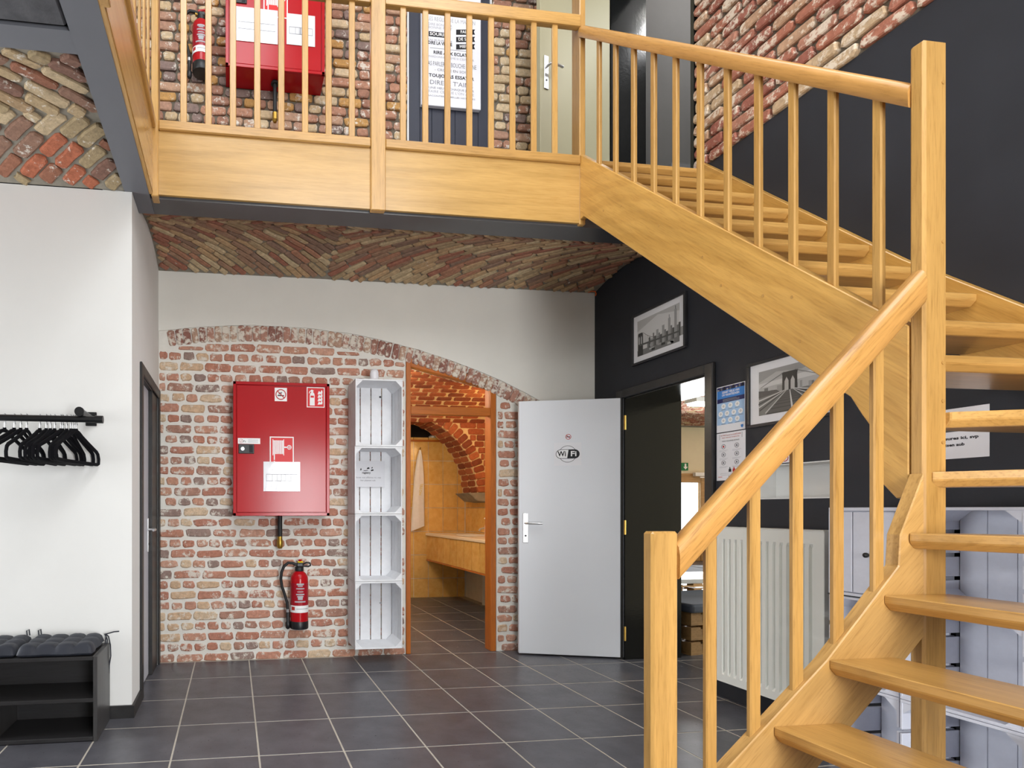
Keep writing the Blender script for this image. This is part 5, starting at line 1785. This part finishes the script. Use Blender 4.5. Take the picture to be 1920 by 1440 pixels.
# ================================================================== TOILET ROOM FITTINGS
van = thing('vanity_counter', 'long cream washbasin counter with ochre tiled front beyond the pine doorway', 'vanity', (2.8, 6.0, 0))
VX = 2.525
m = MB().box(VX - 0.012, XW - 0.009, 4.85, Y7 - 0.009, 0.815, 0.85).build('counter_top', 'counter', van, bevel=0.006)
MB().box(VX + 0.012, VX + 0.03, 4.85, Y7 - 0.009, 0.505, 0.815).build('apron', 'mortar_w', van)
MB().box(VX + 0.0, VX + 0.03, 4.85, Y7 - 0.009, 0.488, 0.505).build('apron_trim', 'pine_x', van)
for i in range(11):
    y = Y7 - 0.012 - 0.203 * i
    MB().box(VX + 0.004, VX + 0.012, y - 0.195, y, 0.507, 0.813).build('apron_tile', 'ochre', van)
for yc in (6.35, 5.55):
    b = MB()
    prof = [(0.235, 0.004), (0.225, 0.012), (0.21, 0.008), (0.16, -0.0), (0.08, -0.003), (0.02, -0.003)]
    rings = [[Vector((2.80 + r_ * 0.8 * math.cos(a), yc + r_ * math.sin(a), 0.85 + h_)) for a in [2 * math.pi * q / 28 for q in range(28)]] for r_, h_ in prof]
    b.rings(rings)
    b.build('basin', 'pipe_white', van, smooth=True)
    fa = MB().lathe([(0.024, 0), (0.022, 0.02), (0.018, 0.07), (0.012, 0.085)], (2.985, yc, 0.85), (0, 0, 1), 14).build('tap', 'chrome', van, smooth=True)
    MB().tube([(2.985, yc, 0.92), (2.95, yc, 0.945), (2.89, yc, 0.93), (2.875, yc, 0.905)], 0.011, 10).build('spout', 'chrome', fa, smooth=True)
    MB().tube([(2.985, yc, 0.935), (2.99, yc - 0.06, 0.965)], 0.008, 8).build('lever', 'chrome', fa, smooth=True)
tag(MB().tube([(3.035, 6.55, 0.0), (3.035, 6.55, 0.8)], 0.03, 12).build('waste_pipe', 'pipe_white', smooth=True), 'white vertical waste pipe under the washbasin counter', 'pipe')
sb = thing('soap_dispenser', 'pale pink pump soap bottle on the washbasin counter', 'soap bottle', (2.70, 5.74, 0.85))
MB().lathe([(0.034, 0.0), (0.037, 0.01), (0.037, 0.13), (0.03, 0.155), (0.014, 0.165), (0.013, 0.18)], (2.70, 5.74, 0.8505), (0, 0, 1), 20).build('bottle', 'soap', sb, smooth=True)
p_ = MB().lathe([(0.016, 0.175), (0.016, 0.192), (0.005, 0.195), (0.005, 0.215)], (2.70, 5.74, 0.8505), (0, 0, 1), 12).build('pump', 'white_paint', sb)
MB().tube([(2.70, 5.74, 1.068), (2.665, 5.735, 1.068), (2.655, 5.735, 1.06)], 0.007, 8).build('spout', 'white_paint', p_)
MB().lathe([(0.012, 0), (0.016, 0.001)], (2.67, 5.718, 0.93), (-0.8, -0.6, 0), 10).build('label', 'ink_red', sb)
# towel on a hook on the far wall
tw = thing('hand_towel', 'long white hand towel hanging from a hook on the ochre tiles', 'towel', (2.42, 7.15, 0.86))
rings = []
for zz, hw, dp in ((1.935, 0.012, 0.012), (1.90, 0.02, 0.018), (1.8, 0.042, 0.024), (1.6, 0.064, 0.028), (1.4, 0.075, 0.03), (1.2, 0.082, 0.028), (1.0, 0.09, 0.026), (0.91, 0.092, 0.024)):
    ring = []
    for q in range(20):
        a = 2 * math.pi * q / 20
        rip = 1 + 0.22 * math.sin(5 * a + zz * 3)
        ring.append(Vector((2.428 + hw * math.cos(a) * (1 + 0.05 * math.sin(7 * a)) - (1.935 - zz) * 0.03, Y7 - 0.045 + dp * math.sin(a) * rip, zz + (0.035 * math.cos(a) if zz < 0.95 else 0))))
    rings.append(ring)
to = MB().rings(rings).build('cloth', 'towel', tw, smooth=True)
ft = Fr((2.43, Y7 - 0.0785, 1.42), (0.2, 0, 1), (-1, 0, 0.2))
text('lettering', 'HOTEL', 0.05, ft, 0, 0, 'yellow', tw, 0.0)
tag(MB().tube([(2.43, Y7 - 0.008, 1.955), (2.43, Y7 - 0.05, 1.95), (2.43, Y7 - 0.06, 1.97)], 0.007, 8).build('towel_hook', 'brass', smooth=True), 'small brass hook above the white hand towel', 'hook')
tag(MB().lathe([(0.05, 0), (0.06, 0.01), (0.06, 0.06), (0.05, 0.07)], (2.66, 7.3, 2.076), (0, 0, 1), 18).build('soap_box', 'pipe_white', bevel=0.002), 'small white container on the ledge above the ochre tiles', 'container')
# warm wall lamp on the right wall of the toilet room
wlmp = thing('wall_lamp', 'warm globe wall lamp at the right of the toilet room', 'lamp', (3.0, 5.72, 2.12))
MB().box(XW - 0.03, XW - 0.001, 5.67, 5.77, 2.07, 2.17).build('back_plate', 'brass', wlmp, bevel=0.004)
MB().lathe([(0.02, -0.055), (0.05, -0.03), (0.06, 0.0), (0.05, 0.03), (0.02, 0.055)], (2.955, 5.72, 2.12), (0, 0, 1), 20).build('globe', 'bulb_warm', wlmp, smooth=True)
pl = bpy.data.lights.new('lamp_light', 'POINT')
pl.energy = 6
pl.color = (1.0, 0.66, 0.34)
pl.shadow_soft_size = 0.07
po_ = bpy.data.objects.new('lamp_light', pl)
po_.location = (2.84, 5.74, 2.12)
col.objects.link(po_)
pl = bpy.data.lights.new('toilet_fill_light', 'POINT')  # general light added to the toilet room, with an unseen fitting
pl.energy = 30
pl.color = (1.0, 0.86, 0.66)
pl.shadow_soft_size = 0.12
cl = thing('added_ceiling_lamp', 'unseen round ceiling lamp added on the toilet vault for general light', 'lamp', (1.25, 5.12, 2.44))
MB().lathe([(0.14, 0.05), (0.14, 0.09)], (1.25, 5.12, 2.44), (0, 0, 1), 24).build('base', 'white_paint', cl)
MB().lathe([(0.02, 0.0), (0.09, 0.012), (0.13, 0.05)], (1.25, 5.12, 2.44), (0, 0, 1), 24).build('shade', 'lamp_on', cl, smooth=True)
po_ = bpy.data.objects.new('toilet_fill_light', pl)
po_.location = (1.3, 5.2, 2.3)
col.objects.link(po_)

# ================================================================== DINING ROOM BEYOND THE BLACK DOORWAY
def pallet(fr, w, d, n, label, zc=0.118):
    t = thing('pallet_bench', label, 'pallet bench', fr.p(w / 2, 0, d / 2), 'pallet benches')
    O, r, u = fr.O, fr.r, Vector((-fr.r.y, fr.r.x, 0))
    f = Fr(O, r, u)     # floor plan frame
    for k in range(n):
        z = zc * k
        for b in (0.0, d * 0.5 - 0.05, d - 0.1):
            MB().prism(f, [(0, b), (w, b), (w, b + 0.1), (0, b + 0.1)], z, z + 0.016).build('slat', 'pallet', t)
            for a in (0.0, w * 0.5 - 0.06, w - 0.12):
                MB().prism(f, [(a, b), (a + 0.12, b), (a + 0.12, b + 0.1), (a, b + 0.1)], z + 0.0165, z + 0.085).build('block', 'pallet', t)
        for q in range(5):
            a = q * (w - 0.1) / 4
            MB().prism(f, [(a, 0), (a + 0.1, 0), (a + 0.1, d), (a, d)], z + 0.0855, z + 0.1015).build('slat', 'pallet', t)
    top_ = zc * (n - 1) + 0.103
    return t, f, top_


fr = Fr((3.60, 4.06, 0.0), (0.985, 0.17, 0))
t, f, tp = pallet(fr, 0.9, 0.6, 3, 'pallet bench with grey cushion just beyond the black doorway')
tag(MB().prism(f, [(-0.02, -0.03), (0.92, -0.03), (0.92, 0.6), (-0.02, 0.6)], tp, tp + 0.07).build('bench_cushion', 'pallet_cushion', bevel=0.02, seg=2), 'grey cushion on the nearest pallet bench past the doorway', 'cushion')
fr = Fr((4.3, 6.1, 0.0), (1, 0.0, 0))
t, f, tp = pallet(fr, 2.4, 0.7, 3, 'far pallet bench with grey cushions across the dining room')
for k in range(3):
    tag(MB().prism(f, [(0.8 * k + 0.004, -0.02), (0.8 * k + 0.796, -0.02), (0.8 * k + 0.796, 0.7), (0.8 * k + 0.004, 0.7)], tp, tp + 0.08).build('bench_cushion', 'pallet_cushion', bevel=0.02, seg=2),
        'grey cushion on the far pallet bench, ' + ['left of the row', 'middle of the row', 'right of the row'][k], 'cushion', 'cushions on the far pallet bench')
tb_ = thing('low_table', 'low white table between the pallet benches', 'table', (4.3, 4.98, 0))
MB().box(3.86, 5.0, 4.72, 5.3, 0.475, 0.515).build('table_top', 'white_paint', tb_, bevel=0.004)
for x in (3.88, 4.94):
    for y in (4.74, 5.24):
        MB().box(x, x + 0.04, y, y + 0.04, 0, 0.475).build('leg', 'white_paint', tb_)
fx = FY(11.49)
es = tag(MB().fbox(fx, 9.78, 10.1, 2.03, 2.2, 0, 0.02).build('exit_sign', 'green'), 'green emergency exit sign with white arrow above the far glazed door', 'exit sign')
poly('arrow', fx, [(10.03, 2.05), (10.085, 2.11), (10.05, 2.11), (10.05, 2.18), (10.01, 2.18), (10.01, 2.11), (9.975, 2.11)], 'white_sign', es, 0.024, 0.002)
rect('running_figure', fx, 9.83, 9.92, 2.06, 2.17, 'white_sign', es, 0.024, 0.002)
dc = thing('door_closer', 'white door closer over the far glazed door', 'door closer', (10.4, 11.4, 1.86))
MB().box(10.2, 10.62, 11.38, 11.458, 1.9, 1.98).build('body', 'white_paint', dc, bevel=0.004)
MB().box(10.3, 10.75, 11.36, 11.38, 1.86, 1.885).build('arm', 'white_paint', dc)
lt = thing('strip_light', 'bright white strip light on the dining room ceiling', 'light', (6.7, 7.4, 2.55))
MB().box(6.2, 7.5, 6.9, 7.1, 2.62, 2.68).build('housing', 'white_paint', lt)
MB().box(6.22, 7.48, 6.915, 7.085, 2.585, 2.62).build('diffuser', 'lamp_on', lt)

# unseen lamp added to brighten the small room behind the upper doorway
ll = thing('added_landing_lamp', 'unseen round ceiling lamp added to brighten the small grey room upstairs', 'lamp', (3.95, 3.5, 5.8))
MB().lathe([(0.12, 0.06), (0.12, 0.098)], (3.95, 3.5, 5.8), (0, 0, 1), 24).build('base', 'white_paint', ll)
MB().lathe([(0.02, 0.0), (0.08, 0.015), (0.115, 0.06)], (3.95, 3.5, 5.8), (0, 0, 1), 24).build('shade', 'lamp_on', ll, smooth=True)
pl = bpy.data.lights.new('landing_fill_light', 'POINT')
pl.energy = 26
pl.shadow_soft_size = 0.1
po_ = bpy.data.objects.new('landing_fill_light', pl)
po_.location = (3.95, 3.5, 5.65)
col.objects.link(po_)
